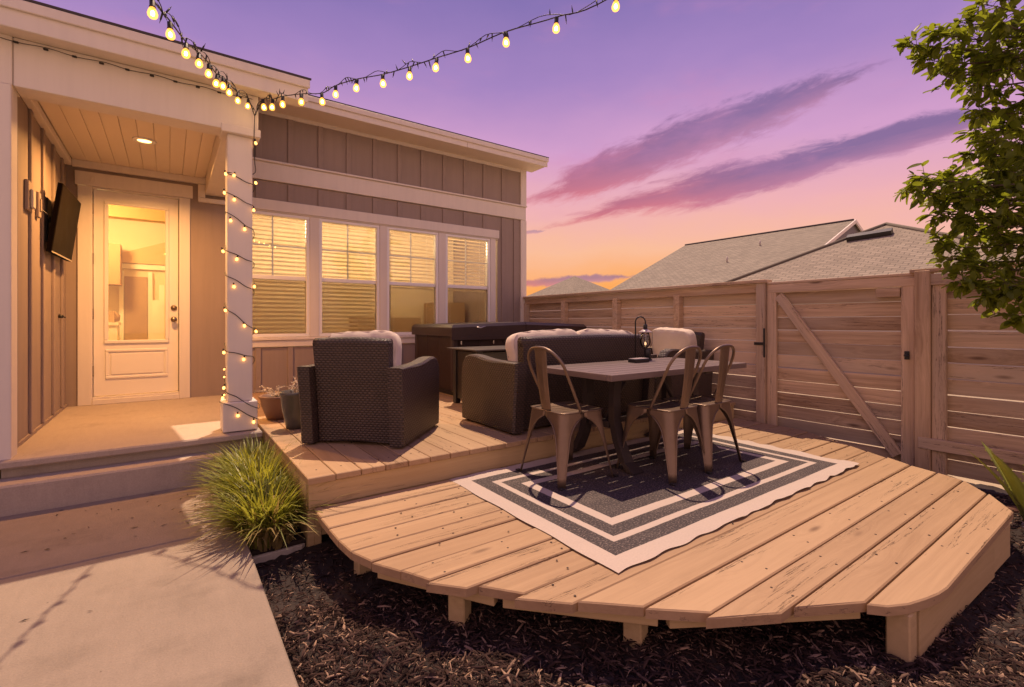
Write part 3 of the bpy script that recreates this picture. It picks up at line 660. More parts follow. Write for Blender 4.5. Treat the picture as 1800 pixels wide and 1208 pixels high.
# the windows: four double-hung sashes in one white surround
GX = [(0.715, 1.45), (1.65, 2.385), (2.575, 3.31), (3.515, 4.255)]
ZB, ZT, ZM = 0.735, 2.215, 1.425
hp(MB().box(0.58, 4.46, WY - .034, WY + .06, 2.252, 2.385, .004).box(0.585, 4.44, WY - .022, WY + .06, 2.236, 2.250, .003), 'window_header', 'trim')
hp(MB().box(0.58, 4.44, WY - .026, WY + .06, 0.555, 0.635, .004), 'window_apron', 'trim'); hp(MB().box(0.58, 4.46, WY - .045, WY + .06, 0.637, 0.675, .006), 'window_sill', 'trim')
for a, c in ((0.585, 0.672), (1.492, 1.608), (2.428, 2.532), (3.353, 3.472), (4.298, 4.40)):
    hp(MB().box(a, c, WY - .018, WY + .06, 0.677, 2.234, .003), 'window_casing', 'trim')
for i, (a, c) in enumerate(GX):
    wn = hp(frame_rect(a - .042, c + .042, ZB - .057, ZT + .020, .040, WY - .010, WY + .075, .005), 'window', 'vinyl')
    hp(MB().box(a - .001, c + .001, WY + .020, WY + .060, ZM - .026, ZM + .026, .005), 'meeting_rail', 'vinyl', wn)
    hp(MB().box(a, c, WY + .036, WY + .041, ZM + .026, ZT - .018), 'pane', 'glass', wn)
    hp(MB().box(a, c, WY + .056, WY + .060, ZB - .02, ZM - .026), 'pane', 'glass', wn)
    hp(MB().box(a, c, WY + .014, WY + .016, ZB - .018, ZM - .026), 'insect_screen', 'screen', wn)
    xm, zm = (a + c) / 2 - .02, (ZM + ZT) / 2 + .01
    hp(MB().box(xm - .010, xm + .010, WY + .044, WY + .052, ZM + .03, ZT - .02).box(a, xm - .010, WY + .044, WY + .052, zm - .010, zm + .010).box(xm + .010, c, WY + .044, WY + .052, zm - .010, zm + .010), 'grille', 'vinyl', wn)
    bl = MB(); z = ZB + .0; k = 0
    stop = ZB - .03 if i < 2 else ZM - .06
    z = ZT - .03
    while z > stop:
        tilt = .55 + rng.normal() * .012; dy, dz_ = .028 * math.cos(tilt), .028 * math.sin(tilt); yc = WY + .135
        x0 = a - .02 if not (i == 2 and z < ZM - .02) else a + .055
        bl.add([(x0, yc - dy, z - dz_), (c + .02, yc - dy, z - dz_), (c + .02, yc, z + .003), (x0, yc, z + .003), (x0, yc + dy, z + dz_), (c + .02, yc + dy, z + dz_)], [(0, 1, 2, 3), (3, 2, 5, 4)], True)
        z -= .054
    b_o = bl.build('blind', 'blind', wn, fixn=False); b_o['kind'] = 'stuff'
    for xx in (a + .10, c - .10): hp(MB().box(xx - .002, xx + .002, WY + .105, WY + .107, ZB - .03, ZT), 'blind_cord', 'interior_white', wn)
# the room behind the blinds
hp(MB().box(2.7, 3.9, 8.4, 8.9, -.02, .95).box(4.2, 4.8, 8.3, 8.9, -.02, 1.25), 'room_dresser', 'interior_dark')
hp(MB().add([(2.62, 6.76, -.02), (2.62, 7.2, -.02), (2.62, 7.2, 2.4), (2.62, 6.76, 2.4), (2.66, 6.76, -.02), (2.66, 7.2, -.02), (2.66, 7.2, 2.4), (2.66, 6.76, 2.4)], [(0, 1, 2, 3), (7, 6, 5, 4), (0, 4, 5, 1), (3, 2, 6, 7), (0, 3, 7, 4), (1, 5, 6, 2)]), 'room_curtain', 'interior_white')
rm = hp(MB().box(0.62, 4.93, 9.0, 9.06, -0.02, 2.75), 'room_wall', 'interior'); hp(MB().box(0.62, 4.93, 6.75, 9.0, 2.60, 2.66), 'room_ceiling', 'interior', rm)
for xl in (1.2, 2.4, 3.6): lamp('room_lamp_light', (xl + .2, 7.55, 2.25), 42, (1.0, 0.74, 0.42), .2)

# porch downlight
dl = thing('downlight', (-0.18, 5.51, 2.524), 'round recessed ceiling light glowing yellow in the porch ceiling', 'ceiling light')
mb = MB(); mb.lathe([(.052, -.004), (.060, -.010), (.085, -.008), (.092, 0.0)], 28, (-0.18, 5.51, 2.524)); mb.build('trim_ring', 'vinyl', dl)
MB().lathe([(0, -.005), (.053, -.005), (.053, -.002)], 28, (-0.18, 5.51, 2.524)).build('lens', 'disc', dl)
l = bpy.data.lights.new('downlight_lamp', 'AREA'); l.shape = 'DISK'; l.size = .11; l.energy = 64; l.color = (1.0, 0.46, 0.13); l.spread = R(150)
o = bpy.data.objects.new('downlight_lamp', l); C.objects.link(o); o.location = (-0.18, 5.51, 2.510)

# television on its arm mount
tv = thing('television', (-0.85, 5.85, 1.72), 'black flat television on an arm mount, tilted down, on the porch wall', 'television')
scr_bl, scr_br, scr_tl, scr_tr = Vector((-0.785, 5.40, 1.44)), Vector((-0.77, 6.28, 1.45)), Vector((-0.715, 5.42, 2.02)), Vector((-0.70, 6.30, 2.03))
nrm = (scr_br - scr_bl).cross(scr_tl - scr_bl).normalized()
if nrm.x < 0: nrm = -nrm
def slab4(q, t0, t1):
    vs = [p + nrm * t0 for p in q] + [p + nrm * t1 for p in q]
    return MB().add(vs, [(3, 2, 1, 0), (4, 5, 6, 7), (0, 1, 5, 4), (1, 2, 6, 5), (2, 3, 7, 6), (3, 0, 4, 7)])
q = [scr_bl, scr_br, scr_tr, scr_tl]; cen = sum(q, Vector()) / 4
slab4(q, -.032, 0).build('housing', 'tvscreen', tv)
slab4([cen + (p - cen) * .975 for p in q], .0005, .0025).build('screen', 'tvscreen', tv)
fr = MB(); e = (scr_br - scr_bl).normalized()
slab4([scr_bl, scr_br, scr_br + (scr_tr - scr_br) * .02, scr_bl + (scr_tl - scr_bl) * .02], .003, .006).build('bottom_bezel', 'chrome', tv)
slab4([cen + (p - cen) * .55 for p in q], -.06, -.033).build('back_bulge', 'black', tv)
MB().box(-0.849, -0.832, 5.58, 5.74, 1.55, 1.92, .003).tube([(-0.84, 5.66, 1.74), (-0.80, 5.76, 1.735), (-0.79, 5.86, 1.735)], .016, 8).build('wall_mount', 'black', tv)
MB().tube([(-0.845, 5.36, 1.78), (-0.80, 5.42, 1.74), (-0.79, 5.50, 1.70)], .006, 6).build('cable', 'rubber', tv)
eb = thing('outlet_cover', (-0.85, 4.97, 1.79), 'beige weatherproof outlet cover on the porch wall, nearer the corner post', 'outlet cover')
MB().box(-0.849, -0.825, 4.86, 5.00, 1.68, 1.90, .006).build('back_box', 'siding', eb); MB().box(-0.824, -0.805, 4.89, 4.98, 1.70, 1.84, .008).build('flip_cover', 'housewall', eb)
eb = thing('cable_box', (-0.85, 5.27, 1.79), 'narrow beige cable plate on the porch wall beside the television', 'wall plate')
MB().box(-0.849, -0.826, 5.22, 5.30, 1.69, 1.89, .005).build('plate', 'siding', eb); MB().box(-0.825, -0.818, 5.24, 5.28, 1.74, 1.84, .003).build('insert', 'siding', eb)
hb = thing('cable_gland', (-0.832, 6.20, 0.92), 'small dark cable gland low on the porch wall near the door', 'wall fitting')
MB().tube([(-0.849, 6.20, 0.92), (-0.815, 6.20, 0.915)], [.02, .014], 10).build('collar', 'black', hb); MB().tube([(-0.815, 6.20, 0.915), (-0.80, 6.20, .905)], .006, 8).build('stub', 'rubber', hb)

# ------------------------------------------------------------------ decks
up = thing('upper_deck', (2.8, 4.7, -0.1), 'tan painted raised wooden deck along the house wall', 'deck')
UY0 = 2.79
xb = 0.625; k = 0
hp_edge = [0.622]
x = 0.775
MB().prism([(0.622, UY0), (0.770, UY0), (0.770, 6.58), (0.622, 6.58)], -.036, 0, .004).build('deck_board', 'deck', up)
CACHE_UP = {}
# boards run along Y: local X of every board object points along world Y
while x < 4.98:
    x1 = min(x + .142, 4.99)
    board('deck_board', 'deck', up, ((x + x1) / 2, (UY0 + 6.58) / 2 + rng.normal() * .002, -.018), (6.58 - UY0, round(x1 - x, 3), .036), (0, 0, YAX), .004)
    x += .147
MB().box(0.63, 4.985, UY0 + .018, UY0 + .055, -0.175, -.038, .003).build('front_fascia', 'deck_side', up)
MB().box(0.625, 0.66, UY0 + .06, 6.58, -0.175, -.038, .003).build('side_fascia', 'deck_side', up)
MB().box(0.626, 0.664, UY0 + .020, UY0 + .058, -0.40, -.176, .003).box(0.664, 0.70, UY0 + 0.02, UY0 + .058, -.4, -.176, .003).build('corner_post', 'deck_side', up)
MB().box(0.628, 0.66, UY0 + .06, 6.5, -0.37, -.177, .003).build('side_skirt', 'deck_side', up)
MB().box(0.70, 4.985, UY0 + .025, UY0 + .055, -0.34, -.177, .003).build('lower_fascia', 'deck_side', up)

low = thing('lower_deck', (2.6, 1.6, -0.3), 'tan painted low deck with clipped corners over the mulch', 'deck')
gaps = [0.515, 0.667, 0.815, 0.962, 1.122, 1.292, 1.452, 1.607, 1.742, 1.885, 2.030, 2.172, 2.325, 2.480, 2.635, 2.785]
LX = {0.515: 2.46, 0.667: 2.06, 0.815: 1.81, 0.962: 1.565, 1.122: 1.395, 1.292: 1.225, 1.452: 1.072, 1.607: 0.960, 1.742: 0.850, 1.885: 0.785, 2.030: 0.712, 2.172: 0.668, 2.325: 0.655, 2.480: 0.652, 2.635: 0.650, 2.785: 0.652}
RX = {0.515: 3.74, 0.667: 4.01, 0.815: 4.215, 0.962: 4.285, 1.122: 4.345, 1.292: 4.45, 1.452: 4.55, 1.607: 4.65, 1.742: 4.73, 1.885: 4.82, 2.030: 4.90, 2.172: 4.955, 2.325: 4.955, 2.480: 4.955, 2.635: 4.955, 2.785: 4.955}
stag = {1: .03, 2: -.045, 3: .0, 5: -.02, 6: .03, 7: -.02}
for i in range(len(gaps) - 1):
    y0, y1 = gaps[i] + .0045, gaps[i + 1] - .0045
    l0, l1, r0, r1 = LX[gaps[i]] + stag.get(i, 0), LX[gaps[i + 1]] + stag.get(i, 0), RX[gaps[i]], RX[gaps[i + 1]]
    if i == 0:
        poly = [(2.46, y0), (3.735, y0), (3.775, y0 + .02), (4.0, y1 - .01), (4.0, y1), (2.075, y1), (2.12, y1 - .05), (2.20, y1 - .09), (2.30, y1 - .118), (2.38, y0 + .008)]
    else: poly = [(l0, y0), (r0, y0), (r1, y1), (l1, y1)]
    zt = ZL + rng.normal() * .0026
    cx, cy = sum(p[0] for p in poly) / len(poly), sum(p[1] for p in poly) / len(poly)
    o = MB().prism([(p[0] - cx, p[1] - cy) for p in poly], -.038, 0.0, .005).build('deck_board', 'deck')
    o.parent = low; o.location = Vector((cx, cy, zt)) - Vector(low.location)
# rim joists and short posts under the edge
def plank(p, q, z0, z1, t, name, m, parent):
    p, q = Vector(p), Vector(q); d = q - p; L = d.length
    return board(name, m, parent, ((p.x + q.x) / 2, (p.y + q.y) / 2, (z0 + z1) / 2), (round(L, 3), t, round(z1 - z0, 3)), (0, 0, math.atan2(d.y, d.x)), .003)
for p, q in (((2.30, 0.62), (3.70, 0.585)), ((0.76, 2.06), (1.06, 1.585)), ((1.08, 1.56), (1.48, 1.13)), ((1.50, 1.10), (2.14, 0.715)), ((0.72, 2.72), (0.77, 2.12)), ((3.74, 0.60), (4.12, 0.86)), ((4.12, 0.90), (4.80, 2.1))):
    plank(p, q, ZL - .094, ZL - .041, .038, 'rim_joist', 'deck_side', low)
for xx, yy, z0, a in ((1.00, 1.77, -.43, .6), (1.50, 1.25, -.43, .3), (2.235, 0.605, -.43, 0), (3.69, 0.59, -.43, 0), (0.80, 2.4, -.43, 0), (3.90, .76, -.43, 0.6)):
    o = MB().box(-.038, .038, -.038, .038, z0 - ZL, -.042, .006).build('deck_post', 'deck_side')
    o.parent = low; o.location = Vector((xx, yy, ZL)) - Vector(low.location); o.rotation_euler = (0, 0, a)
plank((2.285, 0.578), (3.30, 0.540), ZL - .225, ZL - .041, .034, 'skirt_board', 'deck_side', low); plank((3.32, 0.545), (3.64, 0.535), ZL - .215, ZL - .041, .034, 'skirt_board', 'deck_side', low)
for yy in (1.4, 1.9, 2.4): MB().box(1.75 if yy < 1.2 else 1.4 if yy < 1.5 else 1.1, 4.1, yy, yy + .04, ZL - .13, ZL - .042).build('joist', 'deck_side', low)
def nails(pts, parent, z):
    mb = MB()
    for px_, py_ in pts: mb.lathe([(.0056, 0), (.0046, .0012)], 6, (px_, py_, z + .0006), False)
    o = mb.build('nail_heads', 'nail', parent); o['kind'] = 'stuff'
pts = []
for i in range(len(gaps) - 1):
    for xx in (1.02, 1.36, 2.02, 2.44, 2.9, 3.32, 3.8, 4.28, 4.62):
        for f in (.24, .76):
            yy = gaps[i] + f * (gaps[i + 1] - gaps[i]) + rng.normal() * .006
            if LX[gaps[i]] + .12 < xx < RX[gaps[i]] - .1 and rng.random() < .93: pts.append((xx + rng.normal() * .012 + .12 * math.sin(i * 2.1), yy))
nails(pts, low, ZL)
nails([(xx + rng.normal() * .008, yy) for xx in np.arange(.70, 4.9, .0735) for yy in (2.93, 3.4, 3.9) if rng.random() < .75], up, 0.0)

# ------------------------------------------------------------------ rug
def rug_z(x, y):
    e = min(x - 1.49, 4.05 - x, y - 1.335, 2.775 - y)
    k = max(0, 1 - e / .11)
    wav = (math.sin(x * 23 + 2.6 * math.sin(x * 5.3 + 1)) * .6 + math.sin(x * 47 + 1) * .4 * math.sin(x * 3)) * .5 + .5
    wy = math.sin(y * 27 + 2 * math.sin(y * 6)) * .5 + .5
    zz_ = ZL + .0045 + .0012 * math.sin(x * 9 + y * 4)
    if y - 1.335 < .11: zz_ += .013 * k * wav * (0.25 + 0.75 * min(1, max(0, (x - 1.8) / 1.2)))
    if 4.05 - x < .11: zz_ += .009 * k * wy
    if 2.775 - y < .11: zz_ += .006 * k * wav
    return zz_
def rug_p(u, v):
    x, y = 1.49 + u * 2.56, 1.335 + v * 1.44
    if v < .001: y += .006 * math.sin(x * 25)
    if u < .001: x += .004 * math.sin(y * 15)
    return (x, y, rug_z(x, y))
m, t, b = new_mat('striped_rug'); uvn = t.node('ShaderNodeTexCoord').outputs['UV']
u_, v_, _z = t.sep(uvn)
du = t.math('MULTIPLY', t.math('MINIMUM', u_, t.math('SUBTRACT', 1.0, u_)), 2.56); dv = t.math('MULTIPLY', t.math('MINIMUM', v_, t.math('SUBTRACT', 1.0, v_)), 1.44)
de = t.math('MINIMUM', du, dv); de = t.math('ADD', de, t.math('MULTIPLY', t.math('SUBTRACT', t.noise(uvn, 30, 3), .5), .006))
white = t.math('LESS_THAN', de, .105)
for lo, hi in ((.20, .243), (.335, .40)): white = t.math('ADD', white, t.math('MULTIPLY', t.math('GREATER_THAN', de, lo), t.math('LESS_THAN', de, hi)))
wvx = t.math('SINE', t.math('MULTIPLY', u_, 2.56 * 2 * math.pi / .006)); wvy = t.math('SINE', t.math('MULTIPLY', v_, 1.44 * 2 * math.pi / .006))
fl = t.noise(uvn, 190, 2, .6)
navy = t.mix(t.rng(fl, .47, .72), (0.030, 0.021, 0.025, 1), (0.22, 0.168, 0.155, 1)); cream = t.mix(fl, (0.46, 0.38, 0.33, 1), (0.60, 0.49, 0.42, 1))
dirt = t.noise(uvn, 7, 4); colr = t.mix(white, navy, cream); colr = t.mix(t.math('MULTIPLY', t.rng(dirt, .5, .8), .22), colr, (0.30, 0.24, 0.2, 1))
t.put(b.inputs['Base Color'], colr); b.inputs['Roughness'].default_value = 0.7; bump(t, b, t.math('ADD', t.math('ADD', wvx, wvy), t.math('MULTIPLY', fl, 3)), .4, .002)
M['rug'] = m
mb = MB(); mb.grid(rug_p, 220, 110)
rug = mb.build('rug', 'rug'); tag(rug, 'navy and cream bordered outdoor rug with wavy edges under the dining table', 'rug')
uvl = rug.data.uv_layers.new(name='UVMap'); nv = len(rug.data.vertices); co = np.empty(nv * 3); rug.data.vertices.foreach_get('co', co); co = co.reshape(-1, 3)
li = np.empty(len(rug.data.loops), dtype=np.int32); rug.data.loops.foreach_get('vertex_index', li)
uv = np.stack([(co[li, 0] - 1.49) / 2.56, (co[li, 1] - 1.335) / 1.44], 1); uvl.data.foreach_set('uv', uv.ravel())

# ------------------------------------------------------------------ cushions and wicker seats (built facing +Y, base at z = 0)
def cushion(w_, d_, h_, n=12, e=5.0, pillow=.28, wrinkle=.006, seed=0):
    """soft box: superellipsoid grid with a puffed middle and dented seams"""
    g = np.random.default_rng(seed); ph = g.uniform(0, 6, 6)
    bm = bmesh.new(); bmesh.ops.create_cube(bm, size=2.0); bmesh.ops.subdivide_edges(bm, edges=bm.edges[:], cuts=n, use_grid_fill=True)
    for v in bm.verts:
        p = v.co; r = (abs(p.x) ** e + abs(p.y) ** e + abs(p.z) ** e) ** (1 / e); q = p / r
        puff = 1 - pillow * (abs(q.x) ** 3.5 + abs(q.y) ** 3.5 - abs(q.x * q.y) ** 3.5)
        wr = wrinkle * (math.sin(q.x * 9 + ph[0]) * math.sin(q.y * 7 + ph[1]) + .6 * math.sin(q.x * 17 + q.y * 11 + ph[2]))
        v.co = Vector((q.x * w_ / 2 + wr * .5, q.y * d_ / 2 + wr * .6, q.z * h_ / 2 * puff + wr))
    mb = MB(); bm.verts.index_update(); mb.add([v.co[:] for v in bm.verts], [[v.index for v in f.verts] for f in bm.faces], True); bm.free()
    seam = MB()
    for sz in (1, -1):
        pth = []
        for k in range(48):
            a = 2 * math.pi * k / 48; cx, sx = math.cos(a), math.sin(a)
            r = (abs(cx) ** e + abs(sx) ** e) ** (-1 / e)
            pth.append((cx * r * w_ / 2 * .965, sx * r * d_ / 2 * .965, sz * h_ / 2 * .60))
        seam.tube(pth, .0045, 6, closed=True)
    return mb, seam
def xf(mb, mat):
    mb.v = [tuple(mat @ Vector(p)) for p in mb.v]; return mb
def wicker_seat(name, width, n_cush, label, cat, group):
    """wicker club seat: two curved arms, reclined back, base, cushions"""
    root = thing(name, (0, 0, 0), label, cat, group); W2 = width / 2; AW = .10
    prof = [(-.40, .014), (.385, .014), (.395, .25), (.390, .44), (.365, .515), (.32, .565), (.25, .585), (.15, .582), (0.0, .562), (-.12, .555), (-.445, .555), (-.435, .42), (-.412, .22)]
    for s in (-1, 1):
        a = MB(); n = len(prof); xo = s * W2; xi = s * (W2 - AW); bv = .016
        rings = [(xi, 1.0), (xi + s * bv * .2, .0), (xo - s * bv, .0), (xo, 1.0)]
        vs = []
        cyz = Vector((0, .3))
        for xx, ins in rings:
            for (yy, zz_) in prof:
                dd = (cyz - Vector((yy, zz_))).normalized() * (bv * ins); flare = .022 * s * max(0, (zz_ - .3)) * (1 if abs(xx) > abs(xi) + .02 else .6)
                vs.append((xx + flare, yy + dd.x, zz_ + dd.y))
        fs = [tuple(range(n)), tuple(range(3 * n, 4 * n))[::-1]]
        for k in range(3):
            for i in range(n):
                j = (i + 1) % n; fs.append((k * n + i, k * n + j, (k + 1) * n + j, (k + 1) * n + i))
        a.add(vs, fs); a.build('arm', 'wicker', root)
    BW = W2 - AW - .008
    bk = MB()
    def backp(side):
        def fn(u, v):
            z = .02 + v * .685; lean = -.335 - .03 * math.sin(v * 2.2) - .085 * max(0, v - .35) ** 1.3
            wx = BW * (1 + .10 * max(0, v - .72)); 
            return ((u * 2 - 1) * wx, lean + (0 if side == 0 else .075), z + .012 * math.sin(u * math.pi))
        return fn
    bk.grid(backp(0), 14, 18); bk.grid(backp(1), 14, 18)
    rim = [backp(0)(u / 14, 1) for u in range(15)]; rim2 = [backp(1)(u / 14, 1) for u in range(15)]
    vs = rim + rim2; bk.add(vs, [(i, i + 1, 15 + i + 1, 15 + i) for i in range(14)])
    for uu in (0, 1):
        l0 = [backp(0)(uu, v / 18) for v in range(19)]; l1 = [backp(1)(uu, v / 18) for v in range(19)]
        bk.add(l0 + l1, [(i, i + 1, 19 + i + 1, 19 + i) for i in range(18)])
    back = bk.build('backrest', 'wicker', root)
    br = MB(); br.tube([(p[0], p[1] + .037, p[2] + .004) for p in rim], .040, 8); xf(br, Matrix.Identity(4)); br.build('top_roll', 'wicker', back)
    MB().box(-BW, BW, -.30, .395, .055, .255, .012).build('seat_base', 'wicker', root)
    for s in (-1, 1):
        for yy in (-.33, .33): MB().lathe([(.022, 0), (.026, .016)], 10, (s * (W2 - .05), yy, 0)).build('foot', 'black', root)
    cw = 2 * BW / n_cush
    for k in range(n_cush):
        xc = -BW + cw * (k + .5)
        c, sm = cushion(cw - .008, .70, .16, seed=k + 3); T = Matrix.Translation((xc, .075, .335))
        co_ = xf(c, T).build('seat_cushion', 'cushion', root); xf(sm, T).build('piping', 'cushion', co_)
        c, sm = cushion(cw + .02, .50, .17, seed=k + 11, pillow=.22, wrinkle=.007, e=6.5)
        T = Matrix.Translation((xc, -.235, .545)) @ Matrix.Rotation(R(78), 4, 'X') @ Matrix.Rotation(R(2.5 * (-1) ** k), 4, 'Z')
        co_ = xf(c, T).build('back_cushion', 'cushion', root); xf(sm, T).build('piping', 'cushion', co_)
    return root
ac = wicker_seat('wicker_armchair', .76, 1, 'dark wicker armchair with cream cushion at the deck edge, back to the camera', 'armchair', 'wicker armchairs on the upper deck')
ac2 = copy_tree(ac)
ac.location = (1.30, 3.60, 0); ac.rotation_euler = (0, 0, R(-45))
ac2.location = (4.50, 3.40, 0); ac2.rotation_euler = (0, 0, R(86)); ac2['label'] = 'dark wicker armchair beside the fence behind the dining table, facing the loveseat side'
lv = wicker_seat('wicker_loveseat', 1.66, 2, 'dark wicker loveseat with two cream back cushions behind the dining table', 'loveseat', None)
lv.location = (2.94, 3.32, 0)

# ------------------------------------------------------------------ fire table and hot tub
ft = thing('fire_table', (2.9, 4.25, 0), 'low black metal table with a thin top in front of the hot tub', 'table')
MB().box(2.42, 3.55, 3.97, 4.57, .575, .592, .004).build('tabletop', 'tableleg', ft)
for xx in (2.50, 3.47):
    for yy in (4.05, 4.49): MB().box(xx - .03, xx + .03, yy - .03, yy + .03, 0.002, .574, .004).build('leg', 'black', ft)
for a in (((2.53, 3.44, 4.035, 4.05)), ((2.53, 3.44, 4.49, 4.505))): MB().box(a[0], a[1], a[2], a[3], .06, .56, .003).build('side_panel', 'blackgloss', ft)
for xx in (2.485, 3.47): MB().box(xx, xx + .015, 4.08, 4.46, .06, .56, .003).build('side_panel', 'blackgloss', ft)
tub = thing('hot_tub', (3.7, 5.4, 0), 'dark brown hot tub with folding vinyl cover against the house wall', 'hot tub')
tx0, tx1, ty0, ty1 = 2.66, 4.74, 4.87, 5.92
base = MB().box(tx0 + .05, tx1 - .05, ty0 + .05, ty1 - .05, .003, .07, .004).build('base', 'black', tub)
for k in range(6):
    a = tx0 + .05 + (tx1 - tx0 - .10) * k / 6; c = tx0 + .05 + (tx1 - tx0 - .10) * (k + 1) / 6 - .004
    MB().box(a, c, ty0 + .01, ty0 + .045, .071, .70, .003).build('cabinet_panel', 'tub', tub)
for k in range(3):
    a = ty0 + .05 + (ty1 - ty0 - .10) * k / 3; c = ty0 + .05 + (ty1 - ty0 - .10) * (k + 1) / 3 - .004
    MB().box(tx0 + .01, tx0 + .045, a, c, .071, .70, .003).build('cabinet_panel', 'tub', tub)
MB().box(tx0 + .05, tx1 - .02, ty0 + .05, ty1 - .02, .071, .70).build('shell', 'cover', tub)
for (xx, yy) in ((tx0 + .03, ty0 + .03), (tx0 + .03, ty1 - .03), (tx1 - .03, ty0 + .03)):
    MB().box(xx - .032, xx + .032, yy - .032, yy + .032, .06, .705, .010).build('corner_post', 'cover', tub)
def cov_half(xa, xb, za, zb):
    mb = MB(); mb.add([(xa, ty0 - .03, .70), (xb, ty0 - .03, .70), (xb, ty1 + .03, .70), (xa, ty1 + .03, .70), (xa, ty0 - .03, za - .035), (xb, ty0 - .03, zb - .035), (xb, ty1 + .03, zb - .035), (xa, ty1 + .03, za - .035),
                       (xa + (.03 if xa < 3 else 0), ty0, za), (xb - (.03 if xb > 4 else 0), ty0, zb), (xb - (.03 if xb > 4 else 0), ty1, zb), (xa + (.03 if xa < 3 else 0), ty1, za)],
                      [(0, 3, 2, 1), (0, 1, 5, 4), (1, 2, 6, 5), (2, 3, 7, 6), (3, 0, 4, 7), (4, 5, 9, 8), (5, 6, 10, 9), (6, 7, 11, 10), (7, 4, 8, 11), (8, 9, 10, 11)])
    return mb.build('cover_half', 'cover', tub)
cov_half(tx0 - .03, (tx0 + tx1) / 2 - .004, .835, .868); cov_half((tx0 + tx1) / 2 + .004, tx1 + .03, .868, .835)
MB().box(tx0 - .036, tx1 + .036, ty0 - .036, ty0 - .031, .655, .70, .001).build('cover_skirt', 'cover', tub)
MB().tube([(tx0 + .30, ty0 - .037, .81), (tx0 + .34, ty0 - .045, .795), (tx0 + .42, ty0 - .042, .815)], .005, 6).build('strap', 'chrome', tub)
for xx in (tx0 + .10, tx0 + .55): MB().box(xx - .008, xx + .008, ty0 - .028, ty0 - .004, .60, .645, .003).build('cover_lock', 'chrome', tub)
MB().lathe([(0, 0), (.012, 0), (.010, .008), (0, .010)], 10, (tx0 + .035, ty0 - .008, .10)).build('status_light', 'tealight', tub)

# ------------------------------------------------------------------ pots with dried plants
def pot(loc, h, r, m, label):
    p = thing('plant_pot', loc, label, 'plant pot', 'pots beside the porch column'); x, y, z = loc
    MB().lathe([(0, .002), (r * .62, .002), (r * .70, h * .15), (r * .93, h * .6), (r * 1.0, h * .88), (r * 1.06, h * .93), (r * 1.06, h), (r * .93, h), (r * .90, h * .88), (0, h * .87)], 28, loc).build('pot_body', m, p)
    MB().lathe([(0, h * .885), (r * .86, h * .885), (r * .86, h * .872)], 20, loc).build('soil', 'mulch', p)
    return p
def dry_plant(loc, n, spread, hh, label, seed, bias=0.0):
    g = random.Random(seed); p = thing('dried_plant', loc, label, 'dried plant', 'dried plants in the pots'); x, y, z = loc; st = MB(); lf = MB()
    for k in range(n):
        a = g.uniform(0, 6.28); r = g.uniform(.3, 1) * spread; h = g.uniform(.5, 1) * hh
        pth = [(x + math.cos(a) * r * t * t + bias * t * t, y + math.sin(a) * r * t * t, z + h * (t - .42 * t * t * r / spread)) for t in (0, .25, .5, .75, 1)]
        pth = [(q[0] + g.uniform(-.01, .01), q[1] + g.uniform(-.01, .01), q[2] + g.uniform(-.01, .01)) for q in pth]
        st.tube(pth, [.003, .003, .0025, .002, .0015], 5)
        for q in pth[2:]:
            for _ in range(3):
                d = Vector((g.uniform(-1, 1), g.uniform(-1, 1), g.uniform(-.6, .8))).normalized() * g.uniform(.012, .03); s = d.orthogonal().normalized() * .006; q_ = Vector(q)
                lf.add([q_, q_ + d * .5 + s, q_ + d, q_ + d * .5 - s], [(0, 1, 2, 3)])
    st.build('stem', 'dry', p); lf.build('dry_leaves', 'dry', p, fixn=False)
pot((0.845, 4.20, 0), .30, .118, 'pot', 'dark glazed grey pot half hidden behind the armchair')
pot((0.80, 4.70, 0), .21, .15, 'potbrown', 'low brown pot in the shade beside the porch column')
dry_plant((0.845, 4.20, .262), 12, .14, .17, 'dried twigs and seed heads standing in the dark glazed pot', 3)
dry_plant((0.78, 4.68, .18), 13, .22, .17, 'pale dried plant sprawling out of the low brown pot', 5, -.06)

# ------------------------------------------------------------------ dining table, chairs, lantern
tz = ZL + .695
dt = thing('dining_table', (3.09, 2.47, ZL), 'grey slatted trestle dining table standing on the striped rug', 'dining table')
tx0, tx1, ty0, ty1 = 2.28, 3.91, 2.09, 2.85
nb = 6; pw = (ty1 - ty0 - .10) / nb
for k in range(nb): board('table_slat', 'table', dt, ((tx0 + tx1) / 2, ty0 + .05 + pw * (k + .5), tz - .007), (tx1 - tx0 - .104, pw - .010, .013), (0, 0, 0), .003)
for yy in (ty0 + .0245, ty1 - .0245): board('edge_board', 'table', dt, ((tx0 + tx1) / 2, yy, tz - .021), (tx1 - tx0, .048, .042), (0, 0, 0), .003)
for xx in (tx0 + .0245, tx1 - .0245): board('edge_board', 'table', dt, (xx, (ty0 + ty1) / 2, tz - .021), (ty1 - ty0 - .10, .048, .0415), (0, 0, YAX), .003)
